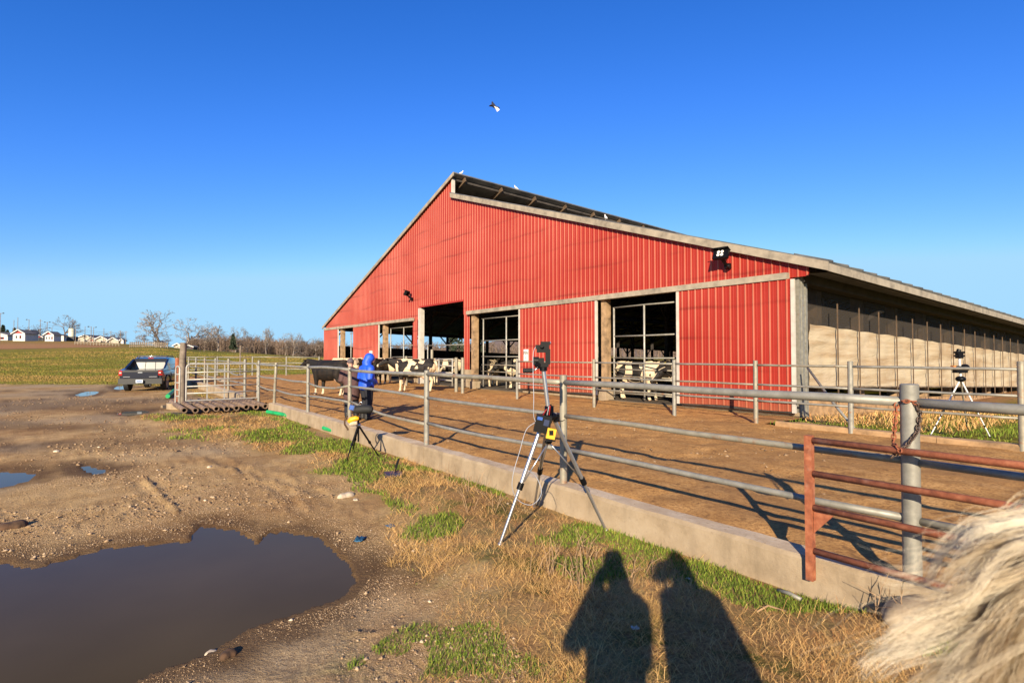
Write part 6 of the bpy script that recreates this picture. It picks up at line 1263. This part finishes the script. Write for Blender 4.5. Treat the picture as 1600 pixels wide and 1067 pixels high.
def pole(px, yt, yb, dep, lb, lamp=0, r=.16, arm=False):
    a = at_y(px, yb, dep); zt = at_y(px, yt, dep).z; z0 = gz1(a.x, a.y); o = thing('utility_pole', lb, 'pole', (a.x, a.y, z0), 0, 'poles on the far rise'); h = zt - z0
    MB().tube([(0, 0, -.5), (0, 0, h)], [r, r * .7], 8).build('shaft', 'pole_wood', o, 40)
    for s in ((-1,) if lamp == 1 else (-1, 1) if lamp == 2 else (1,) if lamp == 3 else ()): MB().tube([(0, 0, h - .4), (s * .9, 0, h - .1)], .06, 6).build('arm', 'pole_wood', o, True); MB().ball((s * 1.1, 0, h - .1), (.38, .25, .22), 8).build('lamp_head', 'house_dark', o, True)
    if arm: MB().bar((-.9, 0, h - .6), (.9, 0, h - .6), .12, .12).build('crossarm', 'pole_wood', o)
for (px, yt, yb, dep, lp, ar, lb) in ((0, 489, 530, 220, 2, 0, 'twin-lamp pole at the far left edge'), (21.5, 500, 520, 250, 0, 0, 'pole standing behind the roof of the leftmost booth, left one'), (27.5, 496, 520, 250, 0, 0, 'pole standing behind the roof of the leftmost booth, right one'), (45, 499, 520, 250, 1, 0, 'lamp pole above the narrow second booth'),
      (62.5, 499, 530, 245, 0, 1, 'pole between the narrow booth and the three-window booth'), (73.5, 503, 520, 245, 2, 0, 'twin-lamp pole above the three-window booth'), (81, 512, 525, 270, 1, 0, 'short lamp pole right above the three-window booth'), (118, 508, 535, 230, 0, 0, 'thick pole just right of the cream tank'), (132.5, 510, 532, 250, 0, 0, 'slim pole above the long tan shed'),
      (142, 510, 539, 215, 1, 0, 'lamp pole in front of the long tan shed'), (146, 511, 530, 260, 3, 0, 'lamp pole behind the long tan shed, lamp on its right'), (162, 513, 535, 250, 0, 0, 'pole behind the middle low shed'), (173, 517, 537, 240, 0, 1, 'pole between the two right low sheds'), (188, 516, 538, 235, 0, 1, 'pole beside the tiny white shed'), (196.5, 517, 537, 245, 0, 1, 'pole just right of the tiny white shed'),
      (242, 520, 540, 195, 0, 0, 'left pole of a pair beside the tallest tree'), (245, 520, 540, 195, 0, 0, 'right pole of a pair beside the tallest tree'), (319, 533, 548, 180, 3, 0, 'pale lamp post at the left end of the wood'), (437, 544, 561, 190, 3, 0, 'white-headed lamp post before the wood')): pole(px, yt, yb, dep, lb, lp, .13 if dep > 200 else .09, ar)
a = at_y(375, 594, 44); tag(MB().tube([(a.x, a.y, -.3), (a.x, a.y, at_y(375, 540, 44).z)], .06, 8).build('field_pole', 'grey_wood', None, 40), 'tall thin wooden pole standing behind the yard fence', 'pole')
# wires between the poles
for (x0, y0, x1, y1, lb) in ((62.5, 506, 188, 521, 'upper power wire strung across the far rise'), (62.5, 510, 196, 524, 'lower power wire strung across the far rise')):
    a, b = at_y(x0, y0, 246), at_y(x1, y1, 240); m = (a + b) / 2 - Vector((0, 0, .5)); tag(MB().tube([a, (a + m) / 2 - Vector((0, 0, .12)), m, (b + m) / 2 - Vector((0, 0, .12)), b], .035, 4).build('power_wire', 'house_dark', None, True), lb, 'wire')
# plank fence on the rise and a white rail fence
pf = thing('plank_fence', 'grey plank fence along the far rise behind the truck', 'fence'); A_ = at_y(203, 540, 168); B_ = at_y(262, 544, 168)
for k in range(19):
    p = A_.lerp(B_, k / 18); z = gz1(p.x, p.y); MB().box((p.x - .09, p.y - .09, z - .5), (p.x + .09, p.y + .09, z + 1.75)).build('post', 'mid_wood' if k % 3 else 'grey_wood', pf)
    if k < 18:
        q = A_.lerp(B_, (k + 1) / 18); z2 = gz1(q.x, q.y)
        for h in (.45, .95, 1.4): MB().bar((p.x, p.y, z + h), (q.x, q.y, z2 + h), .05, .24).build('plank', 'grey_wood', pf)
wf = thing('rail_fence', 'low white rail fence in front of the tan sheds', 'fence'); A_ = at_y(117, 537, 205); B_ = at_y(186, 540, 200)
for k in range(15):
    p = A_.lerp(B_, k / 14); z = gz1(p.x, p.y); MB().box((p.x - .07, p.y - .07, z - .3), (p.x + .07, p.y + .07, z + 1.3)).build('post', 'trim_wood', wf)
    if k < 14:
        q = A_.lerp(B_, (k + 1) / 14); z2 = gz1(q.x, q.y)
        for h in (.6, 1.1): MB().bar((p.x, p.y, z + h), (q.x, q.y, z2 + h), .06, .10).build('rail', 'trim_wood', wf)
